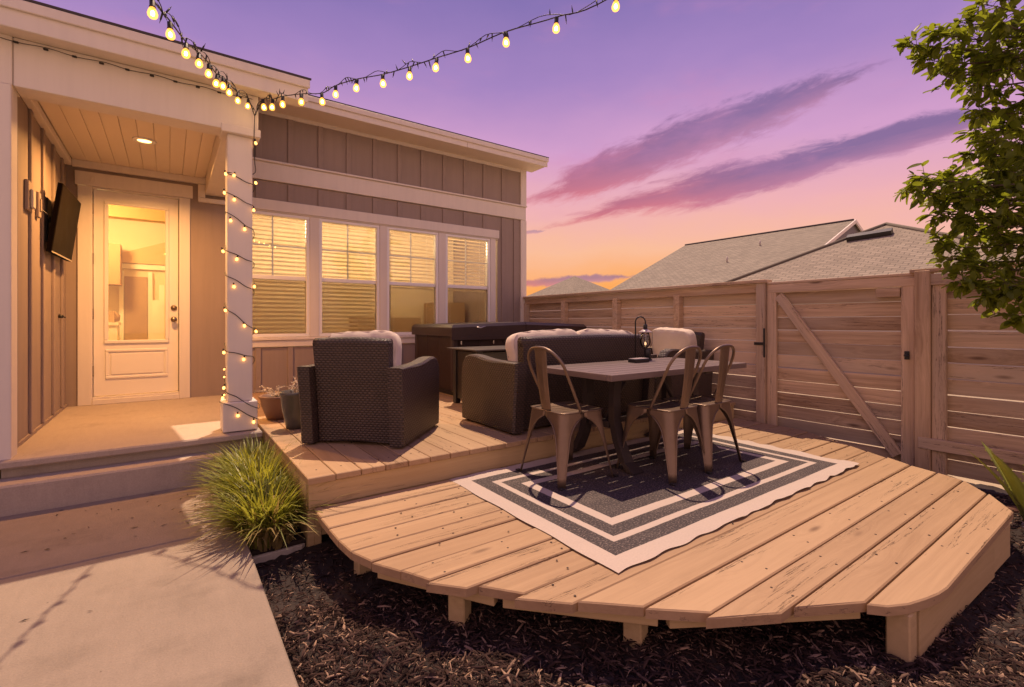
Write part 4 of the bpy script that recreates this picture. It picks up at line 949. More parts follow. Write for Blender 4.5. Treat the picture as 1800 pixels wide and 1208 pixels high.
for xx in (tx0 + .30, tx1 - .38):
    for s in (-1, 1):
        pth = [(xx, 2.47 + s * y_ * 1.12, z_) for y_, z_ in ((.13, tz - .03), (.115, tz - .20), (.12, tz - .36), (.155, tz - .50), (.215, tz - .63), (.285, ZL + .012))]
        mb = MB(); vs = []
        for i, (a, c, z_) in enumerate(pth):
            wd = (.040, .036, .036, .040, .046, .055)[i]; th = .026
            vs += [(a - wd, c - th, z_), (a + wd, c - th, z_), (a + wd, c + th, z_), (a - wd, c + th, z_)]
        fs = [(3, 2, 1, 0), (20, 21, 22, 23)] + [(i * 4 + k, i * 4 + (k + 1) % 4, i * 4 + 4 + (k + 1) % 4, i * 4 + 4 + k) for i in range(5) for k in range(4)]
        mb.add(vs, fs, False).build('leg', 'tableleg', dt)
    MB().box(xx - .035, xx + .035, 2.20, 2.74, tz - .075, tz - .043, .004).build('top_bearer', 'tableleg', dt)
    MB().box(xx - .03, xx + .03, 2.37, 2.57, tz - .42, tz - .37, .004).build('cross_tie', 'tableleg', dt)
MB().box(tx0 + .335, tx1 - .415, 2.4475, 2.4925, tz - .415, tz - .375, .004).build('stretcher', 'tableleg', dt)
for s, x0_, x1_ in ((1, tx0 + .34, tx0 + .61), (-1, tx1 - .42, tx1 - .66)): MB().tube([(x0_, 2.47, tz - .38), (x1_, 2.47, tz - .05)], .016, 8).build('brace', 'tableleg', dt)

def metal_chair():
    """stamped steel cafe chair facing +Y"""
    root = thing('metal_chair', (0, 0, 0), '', 'chair', 'metal chairs at the dining table')
    SZ, HS, RC = .445, .178, .045            # seat height, half seat, corner radius
    def corner_pt(t, half):                  # t: signed arc length along the perimeter from a corner; along +X side first
        rc = RC * half / HS; arc = rc * math.pi / 4
        if abs(t) <= arc:
            a = math.pi / 4 - t / rc; return (half - rc + rc * math.cos(a), half - rc + rc * math.sin(a))
        d = abs(t) - arc
        return (half, half - rc - d) if t > 0 else (half - rc - d, half)
    zs = [0.0, .06, .13, .20, .26, .305, .335, .36, .378, .392, .402, .41, .425, .437, .445]
    def lw(z):
        full = HS - RC + RC * math.pi / 4 - .001
        if z >= .41: return full
        return min(full, .021 + .020 * z / .30 + (0 if z < .26 else (full - .041) * (1 - math.sqrt(max(0, 1 - ((z - .26) / .15) ** 2))) ) + .012 * max(0, min(1, (z - .1) / .2)))
    half = lambda z: HS + (.245 - HS) * ((SZ - z) / SZ) ** 1.15 * (.92 if z < .4 else .92)
    N = 12
    legs = []
    for sx, sy in ((1, 1), (-1, 1), (-1, -1), (1, -1)):
        mb = MB(); vs = []
        for z in zs:
            wdt = lw(z); hf = half(z) if z < .41 else HS + (half(.40) - HS) * (SZ - z) / (SZ - .40)
            for k in range(N + 1):
                tt = (k / N * 2 - 1) * wdt; px_, py_ = corner_pt(tt, hf); vs.append((px_ * sx, py_ * sy, z))
        fs = [(r * (N + 1) + k, r * (N + 1) + k + 1, (r + 1) * (N + 1) + k + 1, (r + 1) * (N + 1) + k) for r in range(len(zs) - 1) for k in range(N)]
        mb.add(vs, fs, True)
        o = mb.build('leg', 'bronze', root); md = o.modifiers.new('thickness', 'SOLIDIFY'); md.thickness = .003; md.offset = -1
        e0 = [vs[r * (N + 1)] for r in range(len(zs) - 4)]; e1 = [vs[r * (N + 1) + N] for r in range(len(zs) - 4)]
        rm = MB().tube(e0, .0042, 6).tube(e1, .0042, 6).build('rolled_edge', 'bronze', o)
        MB().box(px_ * 0 + sx * .232 - .016, sx * .232 + .016, sy * .232 - .016, sy * .232 + .016, 0.0005, .010, .003).build('foot', 'black', o)
    # seat pan with four slots running front to back
    st = MB(); xs = [-.17, -.095, -.087, -.032, -.024, .024, .032, .087, .095, .17]
    dish = lambda x_, y_: SZ + .004 - .010 * (1 - (x_ / .178) ** 2) * (1 - (y_ / .178) ** 2)
    for k in range(9):
        slot = k in (1, 3, 5, 7)
        a, c = xs[k], xs[k + 1]
        for (y0, y1) in (((-.178, -.10), (.12, .178)) if slot else ((-.178, .178),)):
            st.grid(lambda u, v, a=a, c=c, y0=y0, y1=y1: (a + (c - a) * u, y0 + (y1 - y0) * v, dish(a + (c - a) * u, y0 + (y1 - y0) * v)), 4, 8)
    for s in (-1, 1): st.grid(lambda u, v, s=s: (s * (.17 + u * .008), (-.178 + .356 * v) * (1 - .10 * u), SZ + .004 - u * .006), 2, 8)
    seat = st.build('seat', 'bronze', root)
    ring = [(*corner_pt(t, HS), SZ) for t in np.linspace(-.16, .16, 15)]
    loop = []
    for q in range(4):
        c_, s_ = round(math.cos(q * math.pi / 2)), round(math.sin(q * math.pi / 2)); loop += [(x_ * c_ - y_ * s_, x_ * s_ + y_ * c_, SZ - .001) for x_, y_, z_ in reversed(ring)]
    MB().tube(loop, .006, 6, closed=True).build('seat_rim', 'bronze', seat)
    # hoop and splat
    hp_ = []
    for k in range(41):
        t = k / 40 * 2 - 1; s = 1 if t > 0 else -1; a = abs(t)
        if a > .45:
            f = (1 - a) / .55; xx = s * (.176 + .012 * math.sin(f * 1.6)); z = SZ - .01 + .27 * f; y = -.02 - .135 * f
        else:
            ang = a / .45 * math.pi / 2; xx = s * .188 * math.sin(ang) ** .85; z = SZ + .26 + .155 * math.cos(ang) ** .9; y = -.155 - .075 * math.cos(ang)
        hp_.append((xx, y, z))
    MB().tube(hp_, .0105, 8).build('back_hoop', 'bronze', root)
    sp = MB()
    def splat(u, v):
        z = SZ - .005 + v * .425; wd = .050 + .014 * v; x_ = (u * 2 - 1) * wd
        gro = -.004 if (.25 < abs(u * 2 - 1) < .5 and .12 < v < .85) else 0
        return (x_, -.178 - .052 * v ** 1.2 - .010 * math.sin(v * 3.1) + .010 * (u * 2 - 1) ** 2 + gro, z)
    sp.grid(splat, 16, 20); o = sp.build('back_splat', 'bronze', root); md = o.modifiers.new('thickness', 'SOLIDIFY'); md.thickness = .0025
    # cross brace under the seat
    MB().box(-.15, .15, -.012, .012, .395, .40).box(-.012, .012, -.15, .15, .389, .394).build('cross_brace', 'bronze', root)
    return root
c1 = metal_chair(); c2 = copy_tree(c1); c3 = copy_tree(c1)
for c, loc, rz, lab in ((c1, (2.19, 2.42, ZL + .0065), -90 - 2, 'bronze metal cafe chair at the left end of the dining table, facing right'),
                        (c2, (2.80, 2.10, ZL + .0065), 4, 'bronze metal cafe chair on the long side, nearer the camera, middle of the three'),
                        (c3, (3.20, 2.09, ZL + .0065), 2, 'bronze metal cafe chair at the right, partly behind the middle chair and nearest the gate')):
    c.location = loc; c.rotation_euler = (0, 0, R(rz)); c['label'] = lab

ln = thing('table_lantern', (3.46, 2.76, tz), 'black hook lantern with a teardrop glass globe on the dining table', 'lantern')
cx_, cy_ = 3.45, 2.765; hx, hy = RT.x, RT.y; bx_, by_ = cx_ + hx * .02, cy_ + hy * .02
MB().lathe([(0, .001), (.030, .001), (.030, .092), (.026, .098), (0, .1)], 20, (bx_, by_, tz)).box(bx_ - .07, bx_ + .03, by_ - .03, by_ + .03, tz + .0008, tz + .010, .003).build('base', 'black', ln)
rx_, ry_ = cx_ - hx * .088, cy_ - hy * .088
hook = [(rx_, ry_, tz + .006), (rx_, ry_, tz + .34)] + [(rx_ + hx * .044 * (1 - math.cos(a)), ry_ + hy * .044 * (1 - math.cos(a)), tz + .34 + .046 * math.sin(a)) for a in np.linspace(.2, math.pi, 10)] + [(cx_, cy_, tz + .315)]
MB().tube(hook, .0065, 8).build('hook', 'black', ln)
MB().lathe([(.018, .272), (.019, .312), (.010, .32)], 14, (cx_, cy_, tz)).build('socket', 'black', ln)
MB().lathe([(.017, .276), (.040, .262), (.062, .250), (.062, .246), (.044, .252)], 24, (cx_, cy_, tz)).build('cap', 'lampshade', ln)
MB().lathe([(.030, .25), (.037, .225), (.046, .19), (.049, .165), (.042, .135), (.028, .117), (0, .112)], 24, (cx_, cy_, tz)).build('globe', 'lampglass', ln)
MB().lathe([(0, .130), (.009, .136), (.011, .147), (.005, .160), (0, .164)], 10, (cx_, cy_, tz)).build('flame_bulb', 'tealight', ln)
for k in range(4):
    a = k * math.pi / 2 + .5; MB().tube([(cx_ + math.cos(a) * r_, cy_ + math.sin(a) * r_, tz + z_) for r_, z_ in ((.058, .248), (.060, .20), (.058, .15), (.040, .112), (.01, .102))], .0022, 5).build('cage_wire', 'black', ln)
bx = thing('black_box', (3.21, 2.64, tz), 'small flat black box lying on the dining table beside the lantern', 'box')
MB().box(3.13, 3.30, 2.60, 2.69, tz + .001, tz + .030, .003).build('body', 'black', bx); MB().box(3.135, 3.295, 2.605, 2.685, tz + .0305, tz + .034, .001).build('lid', 'lampshade', bx)

# ------------------------------------------------------------------ fence and gate (run along world Y at x = 5.05)
FX = 5.065
fg = 'fence along the right side'
def fence_boards(parent, y0, y1, z0, z1, splits=(), pitch=.1275, jit=.002):
    z = z1
    while z - .12 > z0 - .03:
        cuts = [y0] + [s for s in splits] + [y1]
        for a, c in zip(cuts[:-1], cuts[1:]):
            h = round(.1195 + random.choice((-.001, 0, .001)), 4)
            board('fence_board', 'fence', parent, (FX + .011 + rng.normal() * jit, (a + c) / 2, z - .06 + rng.normal() * jit * .8), (round(c - a - .003, 3), .019, h), (R(90) * 0 + rng.normal() * .004, rng.normal() * .0012, YAX), .002)
        z -= pitch
fn = thing('fence', (FX, 4.5, -.3), 'weathered horizontal board fence behind the wicker seats, from the house to the gate', 'fence', fg)
fence_boards(fn, 2.50, 6.66, -.28, 1.175, (4.51,))
for y in (5.58, 4.51, 3.53, 6.56): MB().box(4.975, 5.062, y - .042, y + .042, -.35, 1.19, .004).build('fence_post', 'post', fn)
o = board('gate_side_post', 'post', fn, (5.018, 2.52, .46), (1.66, .088, .088), (0, R(-90), 0), .004)
board('top_rail', 'post', fn, (5.017, 4.55, 1.215), (4.10, .038, .088), (0, 0, YAX), .003)
board('cap_board', 'post', fn, (5.03, 4.57, 1.285), (4.22, .15, .035), (0, 0, YAX), .004)
gt = thing('gate', (FX, 1.86, -.2), 'weathered wooden gate with a diagonal brace and black hardware', 'gate')
fence_boards(gt, 1.275, 2.45, -.36, 1.165)
board('stile', 'post', gt, (5.035, 2.424, .45), (1.60, .036, .09), (R(90), R(-90), 0), .003)
board('stile', 'post', gt, (5.035, 1.315, .45), (1.60, .036, .09), (R(90), R(-90), 0), .003)
board('top_rail', 'post', gt, (5.033, 1.86, 1.205), (1.19, .040, .085), (0, 0, YAX), .003)
board('cap_board', 'post', gt, (5.04, 1.86, 1.262), (1.22, .06, .022), (0, 0, YAX), .003)
board('stop_block', 'post', gt, (5.03, 1.45, 1.115), (.17, .036, .075), (0, 0, YAX), .003)
p, q = Vector((5.034, 2.36, 1.135)), Vector((5.034, 1.385, -.27)); d = q - p
o = MB().box(-d.length / 2, d.length / 2, -.018, .018, -.044, .044, .003).build('diagonal_brace', 'post')
o.parent = gt; o.location = (p + q) / 2 - Vector(gt.location); o.rotation_mode = 'QUATERNION'; xa = d.normalized(); ya = Vector((1, 0, 0)); za = xa.cross(ya)
o.rotation_quaternion = Matrix((xa, ya, za)).transposed().to_quaternion()
hg = MB().box(4.966, 4.972, 2.465, 2.485, .50, .80, .002).box(4.966, 4.9725, 2.486, 2.58, .625, .655, .002).build('hinge', 'black', gt)
MB().box(5.008, 5.015, 1.30, 1.335, .55, .62, .003).tube([(5.01, 1.32, .585), (4.97, 1.32, .585), (4.965, 1.29, .58)], .010, 8).build('latch', 'black', gt)
fr_ = thing('fence', (FX, 0.2, -.3), 'weathered horizontal board fence at the right, beyond the gate behind the tree', 'fence', fg)
fence_boards(fr_, -2.6, 1.12, -.42, 1.175, (0.42, -1.2), pitch=.1285)
board('gate_latch_post', 'post', fr_, (5.012, 1.205, .42), (1.72, .10, .115), (0, R(-90), 0), .004)
board('fence_post', 'post', fr_, (5.018, 1.11, .42), (1.60, .085, .06), (0, R(-90), 0), .004); board('fence_post', 'post', fr_, (5.018, -.9, .42), (1.60, .085, .085), (0, R(-90), 0), .004)
board('top_rail', 'post', fr_, (4.985, -.70, 1.205), (3.86, .036, .09), (0, 0, YAX), .003)
board('cap_board', 'post', fr_, (5.03, -.66, 1.280), (3.90, .13, .03), (0, 0, YAX), .003)
board('bottom_rail', 'post', fr_, (4.965, -.70, -.115), (3.86, .036, .09), (0, 0, YAX), .003)

# ------------------------------------------------------------------ neighbours' houses
def roof_quad(mb, a, b, c, d=None): mb.add([a, b, c] + ([d] if d else []), [(0, 1, 2, 3) if d else (0, 1, 2)])
def uv_by_slope(o):
    me = o.data; uvl = me.uv_layers.new(name='UVMap')
    for p in me.polygons:
        n = p.normal; h = Vector((0, 0, 1)).cross(n); h = h.normalized() if h.length > 1e-4 else Vector((1, 0, 0)); s = n.cross(h)
        for li_ in p.loop_indices:
            v = me.vertices[me.loops[li_].vertex_index].co; uvl.data[li_].uv = (v.dot(h), v.dot(s))
def solid(mb_pts, th):  return mb_pts
nb_ = thing('neighbour_house', (20, 5.5, -.4), 'house with a tan hipped shingle roof and dark ridge vent behind the gate', 'house', 'neighbouring houses beyond the fence')
pk = Vector((20, 5.82, 4.22)); ze = 1.72
e1, e2, e3, e4 = Vector((15, 10.25, ze)), Vector((15, 0.1, ze)), Vector((25, 0.1, ze)), Vector((25, 10.25, ze))
mb = MB()
for a, c in ((e1, e2), (e2, e3), (e3, e4), (e4, e1)): mb.add([a, c, pk], [(0, 1, 2)])
mb.add([e1, e2, e3, e4], [(0, 1, 2, 3)])
o = mb.build('roof', 'shingleB', nb_); uv_by_slope(o)
hipm = MB()
for e in (e1, e2): hipm.tube([e + Vector((0, 0, .02)), pk + Vector((0, 0, .02))], .06, 6)
hipm.build('hip_cap', 'shingleB', o)
MB().box(15.5, 24.5, .6, 9.75, -.4, ze).build('wall', 'housewall', nb_)
def on_plane(px_, py_):
    d = FW + RT * ((px_ - XC) / FPX) + Vector((0, 0, -(py_ - YH) / FPX)); k = (pk.z - .5 * pk.x - CAM_H) / (d.z - .5 * d.x); return Vector((0, 0, CAM_H)) + d * k
va, vb = on_plane(1490, 423), on_plane(1569, 411); vd = (vb - va); nn = Vector((-.5, 0, 1)).normalized(); upv = vd.normalized().cross(nn).normalized()
if upv.z < 0: upv = -upv
vt = MB(); c8 = [va - upv * .15, vb - upv * .15, vb + upv * .15, va + upv * .15]; c8 += [p + nn * .16 for p in c8]
vt.add(c8, [(3, 2, 1, 0), (4, 5, 6, 7), (0, 1, 5, 4), (1, 2, 6, 5), (2, 3, 7, 6), (3, 0, 4, 7)]); vt.build('ridge_vent', 'black', nb_)
na = thing('neighbour_house', (32, 16, -.4), 'house with a long grey gable roof and white rake boards behind the fence', 'house', 'neighbouring houses beyond the fence')
yr0, yr1, zr, run, pa = 10.75, 21.9, 6.74, 9.0, .45
mb = MB(); zE = zr - pa * run
mb.add([(32 - run, yr0, zE), (32 - run, yr1, zE), (32, yr1, zr), (32, yr0, zr)], [(0, 1, 2, 3)]).add([(32 + run, yr0, zE), (32 + run, yr1, zE), (32, yr1, zr), (32, yr0, zr)], [(0, 1, 2, 3)])
o = mb.build('roof', 'shingleA', na); uv_by_slope(o)
MB().tube([(32, yr0 + .1, zr + .03), (32, yr1, zr + .03)], .06, 6).build('ridge_cap', 'darkshingle', o)
MB().add([(32 - run + .6, yr0 + .16, zE + .2), (32 + run - .6, yr0 + .16, zE + .2), (32, yr0 + .16, zr - .12)], [(0, 1, 2)]).build('gable_wall', 'gable', na)
MB().box(32 - run + .5, 32 + run - .5, yr0 + .2, yr1 - .3, -.4, zE + .2).build('wall', 'housewall', na)
for s in (-1, 1):
    MB().add([(32, yr0 - .03, zr + .02), (32 + s * run, yr0 - .03, zE + .02), (32 + s * run, yr0 - .03, zE - .16), (32, yr0 - .03, zr - .18),
              (32, yr0 + .04, zr + .02), (32 + s * run, yr0 + .04, zE + .02), (32 + s * run, yr0 + .04, zE - .16), (32, yr0 + .04, zr - .18)],
             [(0, 1, 2, 3), (7, 6, 5, 4), (0, 4, 5, 1), (3, 2, 6, 7), (1, 5, 6, 2)]).build('rake_board', 'trim', na)
for px_, py_ in ((1278, 461), (1336, 432)):
    d = FW + RT * ((px_ - XC) / FPX) + Vector((0, 0, -(py_ - YH) / FPX)); k = (zr - pa * 32 - CAM_H) / (d.z - pa * d.x); p = Vector((0, 0, CAM_H)) + d * k
    MB().tube([p - Vector((0, 0, .05)), p + Vector((0, 0, .34))], .05, 8).build('vent_pipe', 'housewall', na)
nc = thing('neighbour_house', (45, 48, -.4), 'far house with a small hipped roof just above the fence near the corner board', 'house', 'neighbouring houses beyond the fence')
pk2 = Vector((45, 48, 7.2)); rr = 5.2; zE2 = 4.2; E = [Vector((45 - rr, 48 + rr, zE2)), Vector((45 - rr, 48 - rr, zE2)), Vector((45 + rr, 48 - rr, zE2)), Vector((45 + rr, 48 + rr, zE2))]
mb = MB()
for i in range(4): mb.add([E[i], E[(i + 1) % 4], pk2], [(0, 1, 2)])
o = mb.build('roof', 'shingleA', nc); uv_by_slope(o); MB().box(45 - rr + .4, 45 + rr - .4, 48 - rr + .4, 48 + rr - .4, -.45, zE2).build('wall', 'housewall', nc)

# ------------------------------------------------------------------ string lights
bulb_me = MB().lathe([(.0085, .0), (.010, -.004), (.0165, -.016), (.0205, -.030), (.0195, -.041), (.0135, -.050), (.005, -.0535), (0, -.054)], 14).mesh('bulb', 'bulb')
core_me = MB().lathe([(0, -.016), (.0055, -.021), (.0080, -.030), (.0065, -.038), (0, -.042)], 10).mesh('filament', 'core')
sock_me = MB().lathe([(.007, .030), (.0115, .028), (.0115, .002), (.0135, .0), (.0125, -.004), (0, -.004)], 12).mesh('socket', 'rubber')
mini_me = MB().lathe([(.004, 0), (.0078, -.006), (.0102, -.014), (.0086, -.022), (0, -.027)], 10).mesh('bulb', 'mini')
msock_me = MB().lathe([(.0035, .018), (.0055, .016), (.0055, 0), (0, -.001)], 8).mesh('socket', 'rubber')
def smooth_path(P, n=6):
    P = [Vector(p) for p in P]; out = []
    for i in range(len(P) - 1):
        p0, p1, p2, p3 = P[max(i - 1, 0)], P[i], P[i + 1], P[min(i + 2, len(P) - 1)]
        for k in range(n):
            t = k / n; out.append(.5 * ((2 * p1) + (p2 - p0) * t + (2 * p0 - 5 * p1 + 4 * p2 - p3) * t * t + (3 * p1 - p0 - 3 * p2 + p3) * t ** 3))
    out.append(P[-1]); return out
def on_vertical_plane(px_, py_, A, B):
    """where the sight line meets the upright plane the strand hangs in"""
    d = FW + RT * ((px_ - XC) / FPX) + Vector((0, 0, -(py_ - YH) / FPX)); n = Vector((B[1] - A[1], -(B[0] - A[0]), 0)); k = (Vector((A[0], A[1], 0))).dot(n) / d.dot(n)
    return Vector((0, 0, CAM_H)) + d * k
def strand(label, px_list, A, B, extra_start=None, extra_end=None, seed=1, up_px=14):
    g = random.Random(seed)
    s = thing('string_lights', (0, 0, 0), label, 'string lights', 'festoon strands over the patio')
    pts = [on_vertical_plane(x_, y_, A, B) for x_, y_ in px_list]
    cable = [p + Vector((0, 0, .050)) for p in pts]
    full = ([extra_start] if extra_start else []) + cable + ([extra_end] if extra_end else [])
    s.location = full[0]
    sp = smooth_path(full)
    MB().tube(sp, .0035, 6).build('cable', 'rubber', s)
    for p in pts:
        yaw, tl = g.uniform(0, 6), g.uniform(-.12, .12)
        b1 = inst('bulb', bulb_me, s, p + Vector((0, 0, .018)), (tl, g.uniform(-.12, .12), yaw)); so_ = bpy.data.objects.new('socket', sock_me); C.objects.link(so_); so_.parent = b1; b1.scale = (.9 if seed == 1 else 1.02,) * 3; fi_ = bpy.data.objects.new('filament', core_me); C.objects.link(fi_); fi_.parent = b1
    # a second, thinner fairy-light wire twisted round the cable with unlit sockets
    tw = []; stubs = MB(); run_ = 0
    for i, p in enumerate(sp):
        ph = i * .85; tw.append(p + Vector((0.010 * math.cos(ph), .010 * math.cos(ph + 1), .013 * math.sin(ph) + .014)))
    MB().tube(tw, .0022, 5).build('fairy_wire', 'rubber', s)
    for i in range(2, len(tw) - 1):
        for _ in range(1):
            if g.random() < .62:
                p = tw[i].lerp(tw[i - 1], g.random()); d = Vector((g.uniform(-.5, .5), g.uniform(-.5, .5), -1 if g.random() < .75 else .7)).normalized(); L = g.uniform(.018, .034)
                stubs.tube([p, p + d * L], [.0042, .0036], 6); stubs.tube([p + d * L, p + d * (L + .016)], [.0022, .0008], 5)
    o = stubs.build('fairy_sockets', 'rubber', s); o['kind'] = 'stuff'
    return s, sp
colA = (0.52, 4.24)
pA = [(268, 20), (299, 57), (327, 92), (350, 110), (367, 127), (381, 145), (392, 149), (403, 161), (418, 175), (436, 185)]
pB = [(463, 186), (479, 186), (497, 181), (530, 177), (566, 176), (590, 163), (627, 152), (673, 144), (720, 131), (767, 116), (822, 99), (889, 71), (978, 46), (1083, 7)]
anchor = Vector((0.555, 4.27, 2.50))
strand('warm festoon strand rising from the porch column to the upper left', pA[::-1], colA, (-.06, 2.40), anchor, Vector((-.22, 1.9, 2.16)), 1)
strand('warm festoon strand rising from the porch column to the upper right', pB, (0.56, 4.24), (1.90, 1.71), anchor, Vector((2.30, .70, 2.84)), 2)
# fairy lights wound down the column
fl_ = thing('fairy_lights', (0.46, 4.41, 2.3), 'warm fairy lights wound down the white porch column', 'string lights')
def colpt(face, f, z):
    x0, x1, y0, y1 = (.366, .554, 4.323, 4.507) if z > .24 else (.333, .587, 4.288, 4.542)
    return {0: Vector((x0 + (x1 - x0) * f, y0, z)), 1: Vector((x1, y0 + (y1 - y0) * f, z)), 2: Vector((x1 - (x1 - x0) * f, y1, z)), 3: Vector((x0, y1 - (y1 - y0) * f, z))}[face]
rows = [(303, 319), (338, 357), (373, 401), (441, 459), (485, 509), (544, 580), (618, 630), (690, 722), (707, 742)]
zpx = lambda y_, dpt=3.72: CAM_H + (YH - y_) / FPX * dpt
wp = [anchor, Vector((.552, 4.29, 2.30)), Vector((.560, 4.31, 2.15)), Vector((.556, 4.36, 2.06))]
spots = []
for i, (ya, yb) in enumerate(rows):
    za, zb = zpx(ya), zpx(yb)
    wp += [colpt(0, 0, za), colpt(0, .35, za + (zb - za) * .28), colpt(0, .7, za + (zb - za) * .72), colpt(0, 1, zb)]
    if i < len(rows) - 1:
        zn = zpx(rows[i + 1][0]); wp += [colpt(1, .9, zb + (zn - zb) * .3), colpt(2, .9, zb + (zn - zb) * .6), colpt(3, .5, zb + (zn - zb) * .8)]
sp = smooth_path(wp, 5); MB().tube(sp, .0030, 6).build('wire', 'rubber', fl_)
fpx = [(396, 306), (412, 309), (449, 322), (394, 339), (412, 351), (446, 370), (405, 388), (430, 403), (391, 442), (417, 456), (411, 504), (447, 504), (395, 546), (429, 573), (449, 583), (393, 620), (429, 632), (394, 682), (391, 700), (418, 731), (446, 742), (449, 252)]
for x_, y_ in fpx:
    dep = 3.72 if 397 < x_ < 443 else 3.76
    p = at(x_, y_ - 3, dep); 
    p = on_vertical_plane(x_, y_ - 3, (.3, 4.312 if y_ < 708 else 4.278), (.6, 4.312 if y_ < 708 else 4.278))
    b1 = inst('bulb', mini_me, fl_, p, (random.uniform(-.3, .3), random.uniform(-.4, .4), 0)); so_ = bpy.data.objects.new('socket', msock_me); C.objects.link(so_); so_.parent = b1
for z in (.50, .44, .30): 
    b1 = inst('bulb', mini_me, fl_, (.357, 4.35, z), (0.2, .5, 0), (.6, .6, .6)); so_ = bpy.data.objects.new('socket', msock_me); C.objects.link(so_); so_.parent = b1
# unlit cable clipped under the porch fascia
cb = thing('cable', (-.2, 4.28, 2.65), 'thin dark cable clipped along the top of the porch beam', 'cable')
cpts = [Vector((x_, 4.283, 2.640 - .006 * math.sin(x_ * 22) - .012 * (x_ + 1) / 1.5)) for x_ in np.linspace(-1.3, .54, 40)]
MB().tube(cpts, .0022, 6).build('wire', 'rubber', cb)
for x_ in np.linspace(-1.2, .45, 13): MB().box(x_ - .010, x_ + .016, 4.276, 4.290, 2.628 - .012 * (x_ + 1) / 1.5, 2.640 - .012 * (x_ + 1) / 1.5, .003).build('clip', 'rubber', cb)

# ------------------------------------------------------------------ plants
def blades(n, cx, cy, rx, ry, hmin, hmax, lean, seed, z0):
    g = np.random.default_rng(seed); mb = MB()
    for _ in range(n):
        a = g.uniform(0, 6.283); rr_ = math.sqrt(g.uniform(0, 1)); x, y = cx + math.cos(a) * rr_ * rx, cy + math.sin(a) * rr_ * ry
        h = g.uniform(hmin, hmax); out = g.normal(0, .5); da = a + g.normal(0, .7); L = lean * h * (0.25 + 1.0 * rr_ * g.uniform(.4, 1.3)); wd = g.uniform(.0042, .0090)
        dx, dy = math.cos(da), math.sin(da); sx, sy = -dy * wd, dx * wd; dr = g.uniform(.15, .75) * rr_; vs = []
        for k in range(6):
            t = k / 5; f = 1 - t ** 2.6 * .96; px_ = x + dx * L * t ** 1.9; py_ = y + dy * L * t ** 1.9; pz = z0 + h * (t - dr * .95 * t ** 3.0)
            vs += [(px_ - sx * f, py_ - sy * f, pz), (px_ + sx * f, py_ + sy * f, pz)]
        mb.add(vs, [(2 * k, 2 * k + 1, 2 * k + 3, 2 * k + 2) for k in range(5)], True)
    return mb
for i, (cx, cy, rx, ry, n, h0, h1, lab) in enumerate(((0.44, 2.99, .12, .15, 800, .20, .42, 'arching green grass clump nearest the camera, spilling over the patio joint'),
                                                    (0.46, 3.40, .11, .22, 1050, .26, .46, 'dense green grass clump in the middle of the strip beside the deck'),
                                                    (0.48, 3.84, .10, .20, 760, .26, .44, 'upright green grass clump at the foot of the porch column'))):
    cl = thing('ornamental_grass', (cx, cy, ZG), lab, 'grass plant', 'grass clumps beside the deck')
    o = blades(n, cx, cy, rx, ry, h0, h1, .68, 40 + i, ZG + .05).build('green_blades', 'grass', cl, fixn=False); o['kind'] = 'stuff'
    o = blades(int(n * (.40 if i == 0 else .12)), cx + .02, cy - .03, rx, ry, h0 * .8, h1 * .85, 1.05, 60 + i, ZG + .04).build('dry_blades', 'deadgrass', cl, fixn=False); o['kind'] = 'stuff'
struct(MB().box(0.337, 0.625, 2.85, 4.20, -.45, ZG + .05).build('planting_soil', 'mulch'))
ed = tag(MB().prism([(0.338, 2.815), (0.60, 2.828), (0.62, 2.848), (0.34, 2.842)], ZG - .02, ZG + .03, .006).build('edging_stone', 'stone'), 'pale edging strip between the grass clump and the mulch', 'edging')

ag = thing('agave', (4.42, 0.44, ZG), 'pale green spiky leaved plant in the mulch at the right edge', 'plant')
def agave_leaf(base, dirv, L, wd, curl):
    mb = MB(); dirv = Vector(dirv).normalized(); side = dirv.cross(Vector((0, 0, 1))).normalized(); vs = []
    for k in range(9):
        t = k / 8; c = Vector(base) + dirv * (L * t * .55 * (.6 + curl * t)) + Vector((0, 0, L * (t - .22 * curl * t * t))); wv = wd * (math.sin(math.pi * min(1, .25 + .75 * t)) ** .7) * (1 if t < .999 else 0)
        nrm_ = side.cross(Vector((0, 0, 1))); z_ = .35 * wv
        vs += [c - side * wv, c - nrm_ * z_, c + side * wv, c + nrm_ * z_ * .3]
    fs = []
    for k in range(8):
        for j in range(4): fs.append((k * 4 + j, k * 4 + (j + 1) % 4, k * 4 + 4 + (j + 1) % 4, k * 4 + 4 + j))
    mb.add(vs, fs, True)
    for k in range(2, 9):
        for s_i in (0, 2):
            p = Vector(vs[(k - 1) * 4 + s_i]); c_ = (Vector(vs[(k - 1) * 4]) + Vector(vs[(k - 1) * 4 + 2])) / 2; d = (p - c_)
            if d.length > 1e-4: d.normalize(); mb.add([p - Vector((0, 0, .008)), p + d * .011 + Vector((0, 0, .003)), p + Vector((0, 0, .008))], [(0, 1, 2)])
    return mb
for a, L, wd, cu in ((2.75, .56, .048, .55), (-2.6, .47, .048, .9), (2.1, .50, .046, .5), (1.1, .50, .044, .4), (-1.5, .44, .046, .9), (.2, .48, .044, .8)):
    agave_leaf((4.30 + .03 * math.cos(a), .50 + .03 * math.sin(a), ZG + .01), (math.cos(a), math.sin(a), 0), L, wd, cu).build('leaf', 'agave', ag)
for i, (poly, lab) in enumerate(((([(3.98, .37), (4.20, .30), (4.40, .42), (4.35, .56), (4.10, .55)]), 'pale flat stepping stone in the mulch behind the deck corner'),
                                 ([(4.32, .80), (4.62, .52), (4.66, .58), (4.37, .86)], 'thin tan edging stone lying between the deck and the right-hand fence'))):
    tag(MB().prism(poly, ZG - .03, ZG + .035, .012).build('stepping_stone' if i == 0 else 'edging_stone', 'stone' if i == 0 else 'potbrown'), lab, 'stone')

